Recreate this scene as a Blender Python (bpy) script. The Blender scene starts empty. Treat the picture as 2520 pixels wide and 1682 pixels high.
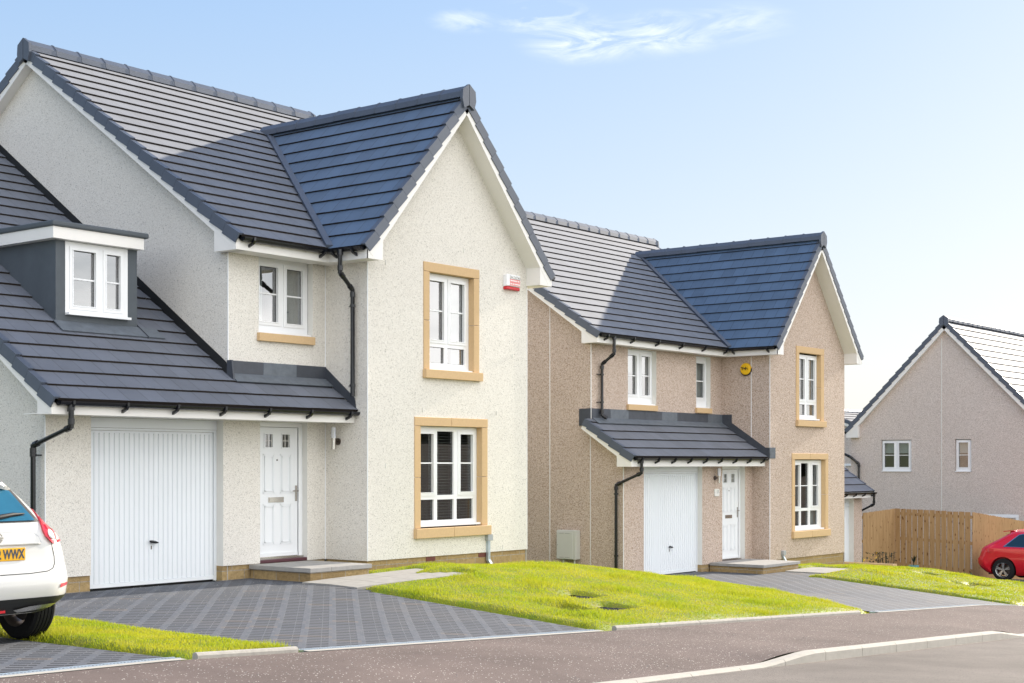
import bpy, bmesh, math, random
import numpy as np
from mathutils import Vector, Matrix
random.seed(7); rng = np.random.default_rng(7)
S = bpy.context.scene
COL = S.collection
# ---------------------------------------------------------------- camera
FX = 3649.2
K = math.hypot(FX, 2860.15); CC = FX / K; SS = 2860.15 / K      # forward = (CC, SS)
cd = bpy.data.cameras.new('camera'); cam = bpy.data.objects.new('camera', cd); COL.objects.link(cam)
S.camera = cam
cd.sensor_fit = 'HORIZONTAL'; cd.sensor_width = 36.0; cd.lens = 36.0 * FX / 2520.0
cd.shift_y = (1138.6 - 841.0) / 2520.0; cd.clip_start = 0.1; cd.clip_end = 3000
cam.location = (0, 0, 1.65)
_r = Vector((SS, -CC, 0)); _u = Vector((0, 0, 1)); _b = Vector((-CC, -SS, 0))
cam.rotation_euler = Matrix((_r, _u, _b)).transposed().to_euler()
# ---------------------------------------------------------------- world, sun, exposure
SUN_EL = math.radians(20.4); SUN_AZ = math.radians(-1.0)   # azimuth measured from +X towards +Y
sund = Vector((math.cos(SUN_AZ) * math.cos(SUN_EL), math.sin(SUN_AZ) * math.cos(SUN_EL), math.sin(SUN_EL)))
W = bpy.data.worlds.new('World'); S.world = W; W.use_nodes = True
nt = W.node_tree; nt.nodes.clear()
out = nt.nodes.new('ShaderNodeOutputWorld'); bg = nt.nodes.new('ShaderNodeBackground')
sky = nt.nodes.new('ShaderNodeTexSky'); sky.sky_type = 'NISHITA'; sky.sun_disc = False
sky.sun_elevation = SUN_EL; sky.sun_rotation = math.pi / 2 - SUN_AZ
sky.air_density = 1.0; sky.dust_density = 1.1; sky.ozone_density = 1.6; sky.altitude = 60
bg.inputs['Strength'].default_value = 0.10
tc = nt.nodes.new('ShaderNodeTexCoord')
def wdir(px, py):
    u = (px - 1260) / FX; v = (1138.6 - py) / FX
    return Vector((CC + u * SS, SS - u * CC, v)).normalized()
# a few wisps of thin cloud: stretched noise, kept to patches of the sky
mp = nt.nodes.new('ShaderNodeMapping'); nt.links.new(tc.outputs['Generated'], mp.inputs['Vector'])
mp.inputs['Scale'].default_value = (9, 9, 34)
nz = nt.nodes.new('ShaderNodeTexNoise'); nz.inputs['Scale'].default_value = 2.2; nz.inputs['Detail'].default_value = 9; nz.inputs['Roughness'].default_value = .62
nz.inputs['Distortion'].default_value = .9
nt.links.new(mp.outputs[0], nz.inputs['Vector'])
rp = nt.nodes.new('ShaderNodeValToRGB'); rp.color_ramp.elements[0].position = .40; rp.color_ramp.elements[1].position = .84
nt.links.new(nz.outputs['Fac'], rp.inputs[0])
acc = None
for (px, py, rad, amt) in ((1450, 100, .055, 1.0), (1340, 45, .045, .8), (1620, 85, .055, .8), (1800, 60, .05, .45), (1150, 52, .03, .5)):
    d = nt.nodes.new('ShaderNodeVectorMath'); d.operation = 'SUBTRACT'; d.inputs[1].default_value = wdir(px, py)
    nt.links.new(tc.outputs['Generated'], d.inputs[0])
    sc = nt.nodes.new('ShaderNodeVectorMath'); sc.operation = 'MULTIPLY'; sc.inputs[1].default_value = (1, 1, 3.2)
    nt.links.new(d.outputs[0], sc.inputs[0])
    ln = nt.nodes.new('ShaderNodeVectorMath'); ln.operation = 'LENGTH'; nt.links.new(sc.outputs[0], ln.inputs[0])
    mr = nt.nodes.new('ShaderNodeMapRange'); mr.interpolation_type = 'SMOOTHSTEP'
    mr.inputs[1].default_value = 0; mr.inputs[2].default_value = rad; mr.inputs[3].default_value = amt; mr.inputs[4].default_value = 0
    nt.links.new(ln.outputs['Value'], mr.inputs[0])
    if acc is None: acc = mr.outputs[0]
    else:
        mx = nt.nodes.new('ShaderNodeMath'); mx.operation = 'MAXIMUM'
        nt.links.new(acc, mx.inputs[0]); nt.links.new(mr.outputs[0], mx.inputs[1]); acc = mx.outputs[0]
# thin broad veil over the whole sky (pale blue), stronger low down and sunwards
mul = nt.nodes.new('ShaderNodeMath'); mul.operation = 'MULTIPLY'
nt.links.new(acc, mul.inputs[0]); nt.links.new(rp.outputs[0], mul.inputs[1])
veil = nt.nodes.new('ShaderNodeMix'); veil.data_type = 'RGBA'; veil.inputs[0].default_value = .5
sz = nt.nodes.new('ShaderNodeSeparateXYZ'); nt.links.new(tc.outputs['Generated'], sz.inputs[0])
vr = nt.nodes.new('ShaderNodeValToRGB'); e_ = vr.color_ramp.elements
e_[0].position = .0; e_[0].color = (.66, .70, .74, 1); e_[1].position = .85; e_[1].color = (.08, .22, .60, 1)
for p_, c_ in ((.13, (.56, .69, .86, 1)), (.30, (.36, .57, .92, 1)), (.45, (.20, .38, .76, 1))): q_ = e_.new(p_); q_.color = c_
nt.links.new(sz.outputs['Z'], vr.inputs[0])
vs_ = nt.nodes.new('ShaderNodeVectorMath'); vs_.operation = 'SCALE'; vs_.inputs['Scale'].default_value = 8.0; nt.links.new(vr.outputs[0], vs_.inputs[0]); nt.links.new(vs_.outputs[0], veil.inputs[7])
# soft roll-off of the glow round the sun
ad = nt.nodes.new('ShaderNodeVectorMath'); ad.operation = 'MULTIPLY_ADD'; ad.inputs[1].default_value = (.09, .095, .105); ad.inputs[2].default_value = (1, 1, 1)
dv = nt.nodes.new('ShaderNodeVectorMath'); dv.operation = 'DIVIDE'
nt.links.new(sky.outputs[0], ad.inputs[0]); nt.links.new(sky.outputs[0], dv.inputs[0]); nt.links.new(ad.outputs[0], dv.inputs[1])
nt.links.new(dv.outputs[0], veil.inputs[6])
# bank of sunlit cloud behind the photographer (the windows mirror it)
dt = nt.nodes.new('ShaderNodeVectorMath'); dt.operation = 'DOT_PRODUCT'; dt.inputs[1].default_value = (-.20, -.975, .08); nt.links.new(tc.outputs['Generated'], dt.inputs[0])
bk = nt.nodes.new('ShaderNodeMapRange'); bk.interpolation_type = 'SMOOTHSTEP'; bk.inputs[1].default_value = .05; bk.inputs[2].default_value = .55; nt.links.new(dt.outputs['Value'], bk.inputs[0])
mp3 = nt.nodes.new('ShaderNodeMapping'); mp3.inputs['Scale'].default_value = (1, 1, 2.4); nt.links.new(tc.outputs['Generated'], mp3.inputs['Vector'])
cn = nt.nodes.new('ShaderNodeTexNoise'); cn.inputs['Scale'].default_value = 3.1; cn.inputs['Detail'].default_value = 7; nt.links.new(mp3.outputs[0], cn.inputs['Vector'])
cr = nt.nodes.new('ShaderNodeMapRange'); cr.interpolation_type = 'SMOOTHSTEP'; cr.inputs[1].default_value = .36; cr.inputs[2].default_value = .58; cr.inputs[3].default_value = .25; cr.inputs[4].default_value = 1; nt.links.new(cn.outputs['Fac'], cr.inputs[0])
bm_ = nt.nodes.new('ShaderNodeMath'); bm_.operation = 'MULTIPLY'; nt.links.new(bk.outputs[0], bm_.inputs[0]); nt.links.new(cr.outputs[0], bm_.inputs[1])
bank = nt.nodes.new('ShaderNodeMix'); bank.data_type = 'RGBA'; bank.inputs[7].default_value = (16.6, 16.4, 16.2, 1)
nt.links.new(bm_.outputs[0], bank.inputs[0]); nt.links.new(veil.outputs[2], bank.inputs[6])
cl = nt.nodes.new('ShaderNodeMix'); cl.data_type = 'RGBA'; cl.inputs[7].default_value = (11, 10.5, 10.2, 1)
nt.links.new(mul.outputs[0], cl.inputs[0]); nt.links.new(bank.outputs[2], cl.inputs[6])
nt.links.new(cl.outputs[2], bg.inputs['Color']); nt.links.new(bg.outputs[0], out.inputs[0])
sl = bpy.data.lights.new('sun', 'SUN'); sl.energy = 5.0; sl.angle = math.radians(.6); sl.color = (1, .90, .76)
so = bpy.data.objects.new('sun', sl); COL.objects.link(so); so.location = (60, 0, 40)
so.rotation_euler = sund.to_track_quat('Z', 'Y').to_euler()
S.view_settings.view_transform = 'Standard'; S.view_settings.look = 'None'
S.view_settings.exposure = 0.85; S.view_settings.gamma = 1
# ---------------------------------------------------------------- materials
M = {}
def nmat(name, col=(.5, .5, .5), rough=.7, metal=0, spec=.5, coat=0):
    m = bpy.data.materials.new(name); m.use_nodes = True
    b = m.node_tree.nodes['Principled BSDF']
    b.inputs['Base Color'].default_value = (*col, 1); b.inputs['Roughness'].default_value = rough
    b.inputs['Metallic'].default_value = metal; b.inputs['Specular IOR Level'].default_value = spec
    b.inputs['Coat Weight'].default_value = coat
    M[name] = m; return m, m.node_tree, b
def N(nt, t, **kw):
    n = nt.nodes.new(t)
    for k, v in kw.items():
        if k.startswith('i_'):
            key = k[2:]; key = int(key) if key.isdigit() else key.replace('_', ' ')
            n.inputs[key].default_value = v
        else: setattr(n, k, v)
    return n
def L(nt, a, b): nt.links.new(a, b)
def mixc(nt, fac, a, b, mode='MIX'):
    n = nt.nodes.new('ShaderNodeMix'); n.data_type = 'RGBA'; n.blend_type = mode
    for i, v in ((0, fac), (6, a), (7, b)):
        if hasattr(v, 'is_linked') or hasattr(v, 'links'): nt.links.new(v, n.inputs[i])
        else: n.inputs[i].default_value = (v if i == 0 else (*v, 1))
    return n.outputs[2]
def ramp(nt, src, p0, p1, c0=(0, 0, 0), c1=(1, 1, 1)):
    r = nt.nodes.new('ShaderNodeValToRGB'); e = r.color_ramp.elements
    e[0].position = p0; e[1].position = p1; e[0].color = (*c0, 1); e[1].color = (*c1, 1)
    nt.links.new(src, r.inputs[0]); return r.outputs[0]
def bump(nt, b, h, strength=.5, dist=.01):
    n = nt.nodes.new('ShaderNodeBump'); n.inputs['Strength'].default_value = strength; n.inputs['Distance'].default_value = dist
    nt.links.new(h, n.inputs['Height']); nt.links.new(n.outputs[0], b.inputs['Normal']); return n
def pos(nt): return nt.nodes.new('ShaderNodeNewGeometry').outputs['Position']
def math2(nt, op, a, b=None, c=None):
    n = nt.nodes.new('ShaderNodeMath'); n.operation = op
    for i, v in enumerate((a, b, c)):
        if v is None: continue
        if hasattr(v, 'links'): nt.links.new(v, n.inputs[i])
        else: n.inputs[i].default_value = v
    return n.outputs[0]
def harl(name, base, dark, light, dens=.5, lo=.44, hi=.66, bs=.5):
    m, nt, b = nmat(name, base, .95, spec=.15)
    p = pos(nt)
    v = N(nt, 'ShaderNodeTexVoronoi', i_Scale=105.0); L(nt, p, v.inputs['Vector'])
    sep = N(nt, 'ShaderNodeSeparateColor'); L(nt, v.outputs['Color'], sep.inputs[0])
    f1 = ramp(nt, sep.outputs[0], dens - .12, dens + .12)
    c = mixc(nt, f1, dark, light)
    n2 = N(nt, 'ShaderNodeTexNoise', i_Scale=60.0, i_Detail=4.0, i_Roughness=.8); L(nt, p, n2.inputs['Vector'])
    c = mixc(nt, ramp(nt, n2.outputs[0], lo, hi), c, base)
    f2 = ramp(nt, sep.outputs[1], .94, .99)
    c = mixc(nt, f2, c, tuple(x * .6 for x in dark))
    n = N(nt, 'ShaderNodeTexNoise', i_Scale=.55, i_Detail=5.0, i_Roughness=.6); L(nt, p, n.inputs['Vector'])
    c = mixc(nt, ramp(nt, n.outputs[0], .25, .75), c, tuple(min(1, x * .86) for x in base), 'MIX') if False else mixc(nt, math2(nt, 'MULTIPLY', ramp(nt, n.outputs[0], .3, .7), .22), c, tuple(x * .72 for x in base))
    L(nt, c, b.inputs['Base Color'])
    h = math2(nt, 'ADD', v.outputs['Distance'], n2.outputs[0])
    bump(nt, b, h, bs, .012)
    return m
harl('harl_cream', (.74, .70, .635), (.50, .475, .43), (.85, .835, .79), .34, .36, .58, .28)
harl('harl_buff', (.59, .46, .365), (.31, .215, .16), (.72, .62, .55), .46)
harl('harl_pink', (.67, .575, .51), (.40, .33, .29), (.80, .73, .69), .44)
def stone(name, c1, c2, mortar, bw, bh):
    m, nt, b = nmat(name, c1, .9, spec=.2)
    p = pos(nt); s = N(nt, 'ShaderNodeSeparateXYZ'); L(nt, p, s.inputs[0])
    c = N(nt, 'ShaderNodeCombineXYZ'); L(nt, math2(nt, 'ADD', s.outputs[0], s.outputs[1]), c.inputs[0]); L(nt, s.outputs[2], c.inputs[1])
    br = N(nt, 'ShaderNodeTexBrick', i_Scale=1.0, i_Mortar_Size=.006, i_Brick_Width=bw, i_Row_Height=bh, i_Bias=0.0)
    br.inputs['Color1'].default_value = (*c1, 1); br.inputs['Color2'].default_value = (*c2, 1); br.inputs['Mortar'].default_value = (*mortar, 1)
    L(nt, c.outputs[0], br.inputs['Vector'])
    n = N(nt, 'ShaderNodeTexNoise', i_Scale=22.0, i_Detail=6.0, i_Roughness=.7); L(nt, p, n.inputs['Vector'])
    cc = mixc(nt, math2(nt, 'MULTIPLY', ramp(nt, n.outputs[0], .35, .7), .65), br.outputs[0], tuple(x * .5 for x in c1))
    L(nt, cc, b.inputs['Base Color']); bump(nt, b, n.outputs[0], .8, .03)
stone('sandstone', (.46, .33, .16), (.36, .25, .12), (.38, .35, .31), .46, .13)
def flat(name, col, rough=.6, nscale=8, amt=.15, spec=.4, metal=0, bmp=0, coat=0):
    m, nt, b = nmat(name, col, rough, metal, spec, coat)
    n = N(nt, 'ShaderNodeTexNoise', i_Scale=float(nscale), i_Detail=5.0, i_Roughness=.65); L(nt, pos(nt), n.inputs['Vector'])
    c = mixc(nt, math2(nt, 'MULTIPLY', ramp(nt, n.outputs[0], .3, .72), amt), col, tuple(x * .55 for x in col))
    L(nt, c, b.inputs['Base Color'])
    if bmp: bump(nt, b, n.outputs[0], bmp, .01)
    return m
flat('cast_stone', (.62, .435, .245), .85, 30, .22, .2, bmp=.15)
flat('upvc', (.82, .83, .84), .28, 3, .05, .5)
flat('fascia_white', (.82, .80, .77), .4, 2.2, .12, .4)
flat('reveal_white', (.74, .73, .69), .75, 4, .12, .2)
flat('garage_white', (.78, .81, .84), .35, 1.5, .06, .5)
flat('door_white', (.80, .82, .84), .3, 2, .04, .5)
flat('black_plastic', (.008, .009, .013), .22, 8, .1, .5)
flat('dark_rubber', (.012, .012, .013), .75, 30, .3, .3)
flat('lead', (.06, .068, .085), .5, 5, .75, .5, bmp=.25)
flat('lead_pale', (.13, .15, .175), .5, 9, .7, .5, bmp=.2)
flat('dormer_grey', (.085, .10, .115), .55, 3, .45, .4)
flat('chrome', (.55, .53, .5), .22, 5, .1, .5, metal=1)
flat('steel_dark', (.13, .11, .10), .3, 5, .1, .5, metal=.9)
flat('galvanised', (.50, .58, .66), .38, 40, .25, .5, metal=.6)
flat('grey_plastic', (.36, .38, .40), .45, 6, .1)
flat('meter_box_grey', (.56, .56, .52), .5, 3, .1)
flat('threshold', (.09, .03, .04), .4, 5, .2)
flat('interior', (.20, .19, .18), .9, 1.5, .3)
flat('curtain', (.48, .50, .49), .9, 3, .2)
flat('blind', (.22, .22, .22), .6, 3, .1)
flat('blind_dark', (.07, .07, .075), .6, 3, .1)
flat('concrete', (.42, .395, .35), .9, 14, .5, .2, bmp=.4)
flat('kerb_concrete', (.47, .44, .385), .9, 10, .3, .2, bmp=.3)
flat('slab', (.36, .35, .335), .85, 9, .45, .2, bmp=.3)
flat('path_slab', (.36, .345, .32), .85, 9, .4, .2, bmp=.2)
flat('lamp_shade', (.75, .78, .85), .4, 5, .02)
flat('alarm_white', (.82, .82, .84), .35, 5, .03)
flat('alarm_red', (.55, .02, .03), .35, 5, .05)
flat('alarm_pink', (.80, .22, .22), .45, 5, .05)
flat('alarm_yellow', (.85, .50, .01), .4, 5, .05)
flat('letter_black', (.01, .01, .012), .5, 5, .05)
flat('letter_dark', (.07, .08, .10), .5, 5, .05)
flat('letter_white', (.85, .85, .85), .5, 5, .02)
flat('letter_grey', (.28, .29, .28), .5, 5, .02)
flat('terracotta_vent', (.19, .07, .055), .8, 60, .4)
flat('pot_teal', (.13, .30, .33), .5, 8, .15)
flat('leaf_dark', (.018, .03, .014), .7, 9, .4)
flat('petal_yellow', (.70, .45, .02), .6, 9, .2)
flat('cover_metal', (.05, .055, .065), .8, 60, .5, .2, bmp=.4)
flat('soil', (.06, .04, .025), .95, 20, .5, .1, bmp=.6)
flat('ground_far', (.20, .22, .12), .95, .3, .5, .1)
flat('white_paint', (.60, .595, .565), .22, 1.5, .02, .5, coat=.7)
flat('red_paint', (.62, .008, .02), .25, 3, .03, .5, coat=.9)
flat('lamp_red', (.60, .006, .02), .12, 6, .05, .6, coat=.8)
flat('lamp_clear', (.80, .55, .52), .12, 6, .05, .6, coat=.8)
flat('plate_yellow', (.85, .45, .02), .4, 6, .03)
flat('trim_black', (.018, .019, .02), .5, 12, .25)
flat('car_glass', (.012, .035, .055), .04, 3, .1, .8)
flat('car_glass_blue', (.03, .15, .24), .06, 2.5, .6, .8)
flat('alloy', (.62, .62, .62), .25, 6, .1, .5, metal=.85)
flat('alloy_dim', (.25, .22, .20), .35, 6, .2, .5, metal=.7)
# roof tiles: courses come from the mesh, joints and tone from UV in metres
def tiles(name, col, row):
    m, nt, b = nmat(name, col, .7, spec=.45); b.inputs['Sheen Weight'].default_value = .24; b.inputs['Sheen Roughness'].default_value = .4
    uv = N(nt, 'ShaderNodeUVMap'); br = N(nt, 'ShaderNodeTexBrick', i_Scale=1.0, i_Mortar_Size=.006, i_Brick_Width=.30, i_Row_Height=row, i_Mortar_Smooth=.2)
    br.inputs['Color1'].default_value = (*col, 1); br.inputs['Color2'].default_value = (*[x * .78 for x in col], 1)
    br.inputs['Mortar'].default_value = (*[x * .35 for x in col], 1)
    L(nt, uv.outputs[0], br.inputs['Vector'])
    p = pos(nt); n = N(nt, 'ShaderNodeTexNoise', i_Scale=1.6, i_Detail=7.0, i_Roughness=.7); L(nt, p, n.inputs['Vector'])
    c = mixc(nt, math2(nt, 'MULTIPLY', ramp(nt, n.outputs[0], .4, .75), .5), br.outputs[0], tuple(min(1, x * 1.35) for x in col))
    mp = N(nt, 'ShaderNodeMapping'); mp.inputs['Scale'].default_value = (14, 1.6, 1); L(nt, uv.outputs[0], mp.inputs[0])
    n3 = N(nt, 'ShaderNodeTexNoise', i_Scale=1.5, i_Detail=3.0); L(nt, mp.outputs[0], n3.inputs['Vector'])
    c = mixc(nt, ramp(nt, n3.outputs[0], .745, .80), c, (.30, .31, .32))
    L(nt, c, b.inputs['Base Color'])
    n4 = N(nt, 'ShaderNodeTexNoise', i_Scale=90.0, i_Detail=3.0); L(nt, p, n4.inputs['Vector'])
    bump(nt, b, n4.outputs[0], .15, .004)
    L(nt, ramp(nt, n.outputs[0], .3, .8, (.68,) * 3, (.80,) * 3), b.inputs['Roughness'])
tiles('tiles_a', (.105, .118, .148), .3193)
tiles('tiles_b_shade', (.065, .115, .195), .30)  # gable roof's copy of the tiles, bluish shade put into its colour
flat('tile_edge_shade', (.045, .037, .032), .9, 25, .6, .1)  # shade of the down-facing tile butts put into a darker colour
flat('verge_tile', (.088, .105, .14), .5, 2.5, .35, .5)
# glass
def glass(name, tint, f0=.10, rough=0.0):
    m = bpy.data.materials.new(name); m.use_nodes = True; nt = m.node_tree; nt.nodes.clear()
    o = nt.nodes.new('ShaderNodeOutputMaterial'); mx = nt.nodes.new('ShaderNodeMixShader')
    g = nt.nodes.new('ShaderNodeBsdfGlossy'); g.inputs['Roughness'].default_value = rough; g.inputs['Color'].default_value = (1, 1, 1, 1)
    t = nt.nodes.new('ShaderNodeBsdfTransparent'); t.inputs['Color'].default_value = (*tint, 1)
    n = N(nt, 'ShaderNodeTexNoise', i_Scale=1.3, i_Detail=1.0); L(nt, pos(nt), n.inputs['Vector'])
    bp = nt.nodes.new('ShaderNodeBump'); bp.inputs['Strength'].default_value = .05; bp.inputs['Distance'].default_value = .02
    L(nt, n.outputs[0], bp.inputs['Height']); L(nt, bp.outputs[0], g.inputs['Normal'])
    lw = nt.nodes.new('ShaderNodeLayerWeight'); lw.inputs['Blend'].default_value = .5
    p5 = math2(nt, 'POWER', lw.outputs['Facing'], 5.0)
    L(nt, math2(nt, 'ADD', math2(nt, 'MULTIPLY', p5, 1 - f0), f0), mx.inputs[0]); L(nt, t.outputs[0], mx.inputs[1]); L(nt, g.outputs[0], mx.inputs[2])
    L(nt, mx.outputs[0], o.inputs[0]); M[name] = m
glass('glass', (.72, .76, .76), .13)
glass('glass_sky', (.72, .76, .76), .32)
# ground surfaces
def tarmac(name, col, chip, chipc, sc=55.0, amt=.93):
    m, nt, b = nmat(name, col, .92, spec=.2)
    p = pos(nt)
    n = N(nt, 'ShaderNodeTexNoise', i_Scale=.8, i_Detail=7.0, i_Roughness=.65); L(nt, p, n.inputs['Vector'])
    c = mixc(nt, ramp(nt, n.outputs[0], .3, .75), tuple(x * .72 for x in col), tuple(x * 1.25 for x in col))
    n2 = N(nt, 'ShaderNodeTexNoise', i_Scale=130.0, i_Detail=3.0, i_Roughness=.7); L(nt, p, n2.inputs['Vector'])
    c = mixc(nt, math2(nt, 'MULTIPLY', ramp(nt, n2.outputs[0], .35, .65), .7), c, tuple(x * .42 for x in col))
    v = N(nt, 'ShaderNodeTexVoronoi', i_Scale=sc); L(nt, p, v.inputs['Vector'])
    sep = N(nt, 'ShaderNodeSeparateColor'); L(nt, v.outputs['Color'], sep.inputs[0])
    near = ramp(nt, v.outputs['Distance'], .20, .34, (1, 1, 1), (0, 0, 0))
    n5 = N(nt, 'ShaderNodeTexNoise', i_Scale=1.7, i_Detail=3.0); L(nt, p, n5.inputs['Vector'])
    thr = math2(nt, 'SUBTRACT', sep.outputs[0], math2(nt, 'MULTIPLY', n5.outputs[0], .16))
    f = math2(nt, 'MULTIPLY', math2(nt, 'GREATER_THAN', thr, amt - .12), near)
    f = math2(nt, 'MULTIPLY', f, chip)
    c = mixc(nt, f, c, chipc)
    L(nt, c, b.inputs['Base Color']); bump(nt, b, n2.outputs[0], .6, .01)
tarmac('footpath_tarmac', (.20, .155, .138), 1.0, (.85, .80, .72), 50.0, .93)
tarmac('road_tarmac', (.235, .205, .18), .8, (.05, .045, .045), 34.0, .88)
tarmac('drive_tarmac', (.09, .095, .11), .4, (.3, .3, .3), 60.0, 1.0)
def paving():
    m, nt, b = nmat('paving', (.1, .1, .12), .75, spec=.35)
    p = pos(nt); s = N(nt, 'ShaderNodeSeparateXYZ'); L(nt, p, s.inputs[0])
    a = math2(nt, 'MULTIPLY', math2(nt, 'SUBTRACT', s.outputs[0], s.outputs[1]), .70711)   # along the slots
    q = math2(nt, 'MULTIPLY', math2(nt, 'ADD', s.outputs[0], s.outputs[1]), .70711)       # along the smooth bands
    fa = math2(nt, 'FRACT', math2(nt, 'DIVIDE', a, .285))
    d = math2(nt, 'ABSOLUTE', math2(nt, 'SUBTRACT', fa, .5))
    ina = ramp(nt, d, .355, .375, (1, 1, 1), (0, 0, 0))
    mid = ramp(nt, math2(nt, 'ABSOLUTE', math2(nt, 'SUBTRACT', fa, .62)), .008, .02)
    fq = math2(nt, 'FRACT', math2(nt, 'DIVIDE', q, .15))
    nn = N(nt, 'ShaderNodeTexNoise', i_Scale=9.0, i_Detail=2.0); L(nt, p, nn.inputs['Vector'])
    wob = math2(nt, 'MULTIPLY', math2(nt, 'SUBTRACT', nn.outputs[0], .5), .10)
    fq = math2(nt, 'ADD', fq, wob)
    slot = ramp(nt, math2(nt, 'ABSOLUTE', math2(nt, 'SUBTRACT', fq, .5)), .135, .165, (1, 1, 1), (0, 0, 0))
    sl = math2(nt, 'MULTIPLY', math2(nt, 'MULTIPLY', slot, ina), mid)
    # block tone: one random value per block
    ba = math2(nt, 'FLOOR', math2(nt, 'DIVIDE', a, .285)); bq = math2(nt, 'FLOOR', math2(nt, 'DIVIDE', q, .15))
    cx = N(nt, 'ShaderNodeCombineXYZ'); L(nt, ba, cx.inputs[0]); L(nt, bq, cx.inputs[1])
    wn = N(nt, 'ShaderNodeTexWhiteNoise', noise_dimensions='3D'); L(nt, cx.outputs[0], wn.inputs['Vector'])
    n = N(nt, 'ShaderNodeTexNoise', i_Scale=1.1, i_Detail=5.0, i_Roughness=.6); L(nt, p, n.inputs['Vector'])
    c = mixc(nt, wn.outputs['Value'], (.088, .10, .122), (.118, .128, .150))
    c = mixc(nt, math2(nt, 'MULTIPLY', ramp(nt, n.outputs[0], .48, .72), .45), c, (.15, .142, .14))
    c = mixc(nt, math2(nt, 'GREATER_THAN', wn.outputs['Value'], .97), c, (.15, .135, .13))
    n2 = N(nt, 'ShaderNodeTexNoise', i_Scale=70.0, i_Detail=3.0, i_Roughness=.7); L(nt, p, n2.inputs['Vector'])
    c = mixc(nt, math2(nt, 'MULTIPLY', ramp(nt, n2.outputs[0], .4, .7), .35), c, (.06, .062, .07))
    v = N(nt, 'ShaderNodeTexVoronoi', i_Scale=16.0); L(nt, p, v.inputs['Vector'])
    c = mixc(nt, ramp(nt, v.outputs['Distance'], .045, .075, (1, 1, 1), (0, 0, 0)), c, (.45, .44, .42))
    c = mixc(nt, sl, c, (.012, .012, .015))
    L(nt, c, b.inputs['Base Color'])
    h = math2(nt, 'SUBTRACT', n2.outputs[0], math2(nt, 'MULTIPLY', sl, 6.0)); bump(nt, b, h, .5, .004)
paving()
def grassmat(name, a, c2, dry, tr=.35):
    m = bpy.data.materials.new(name); m.use_nodes = True; nt = m.node_tree; b = nt.nodes['Principled BSDF']; o = nt.nodes['Material Output']
    p = pos(nt); g = nt.nodes.new('ShaderNodeNewGeometry')
    n = N(nt, 'ShaderNodeTexNoise', i_Scale=1.1, i_Detail=5.0, i_Roughness=.6); L(nt, p, n.inputs['Vector'])
    c = mixc(nt, ramp(nt, n.outputs[0], .40, .66), a, c2)
    n2 = N(nt, 'ShaderNodeTexNoise', i_Scale=5.0, i_Detail=4.0); L(nt, p, n2.inputs['Vector'])
    c = mixc(nt, math2(nt, 'MULTIPLY', ramp(nt, n2.outputs[0], .45, .7), .55), c, dry)
    c = mixc(nt, math2(nt, 'MULTIPLY', g.outputs['Random Per Island'], .45), c, (.06, .10, .01))
    L(nt, c, b.inputs['Base Color']); b.inputs['Roughness'].default_value = .65; b.inputs['Specular IOR Level'].default_value = .2
    t = nt.nodes.new('ShaderNodeBsdfTranslucent'); L(nt, c, t.inputs[0]); mx = nt.nodes.new('ShaderNodeMixShader'); mx.inputs[0].default_value = tr
    L(nt, b.outputs[0], mx.inputs[1]); L(nt, t.outputs[0], mx.inputs[2]); L(nt, mx.outputs[0], o.inputs[0]); M[name] = m
grassmat('grass_blades', (.42, .50, .018), (.60, .575, .03), (.62, .54, .09), .40)
grassmat('lawn_base', (.16, .22, .015), (.24, .26, .02), (.24, .20, .06), 0)
def wood():
    m, nt, b = nmat('fence_wood', (.5, .33, .16), .75, spec=.2)
    g = nt.nodes.new('ShaderNodeNewGeometry'); p = g.outputs['Position']
    mp = N(nt, 'ShaderNodeMapping'); mp.inputs['Scale'].default_value = (22, 22, 1.6); L(nt, p, mp.inputs[0])
    n = N(nt, 'ShaderNodeTexNoise', i_Scale=1.0, i_Detail=5.0, i_Distortion=1.0); L(nt, mp.outputs[0], n.inputs['Vector'])
    c = mixc(nt, ramp(nt, n.outputs[0], .35, .65), (.27, .15, .06), (.42, .265, .125))
    c = mixc(nt, math2(nt, 'MULTIPLY', g.outputs['Random Per Island'], .5), c, (.52, .36, .19))
    mp2 = N(nt, 'ShaderNodeMapping'); mp2.inputs['Scale'].default_value = (9, 9, 4.5); L(nt, p, mp2.inputs[0])
    v = N(nt, 'ShaderNodeTexVoronoi', i_Scale=1.0); L(nt, mp2.outputs[0], v.inputs['Vector'])
    c = mixc(nt, ramp(nt, v.outputs['Distance'], .10, .22, (1, 1, 1), (0, 0, 0)), c, (.13, .055, .02))
    L(nt, c, b.inputs['Base Color'])
wood()
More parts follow.
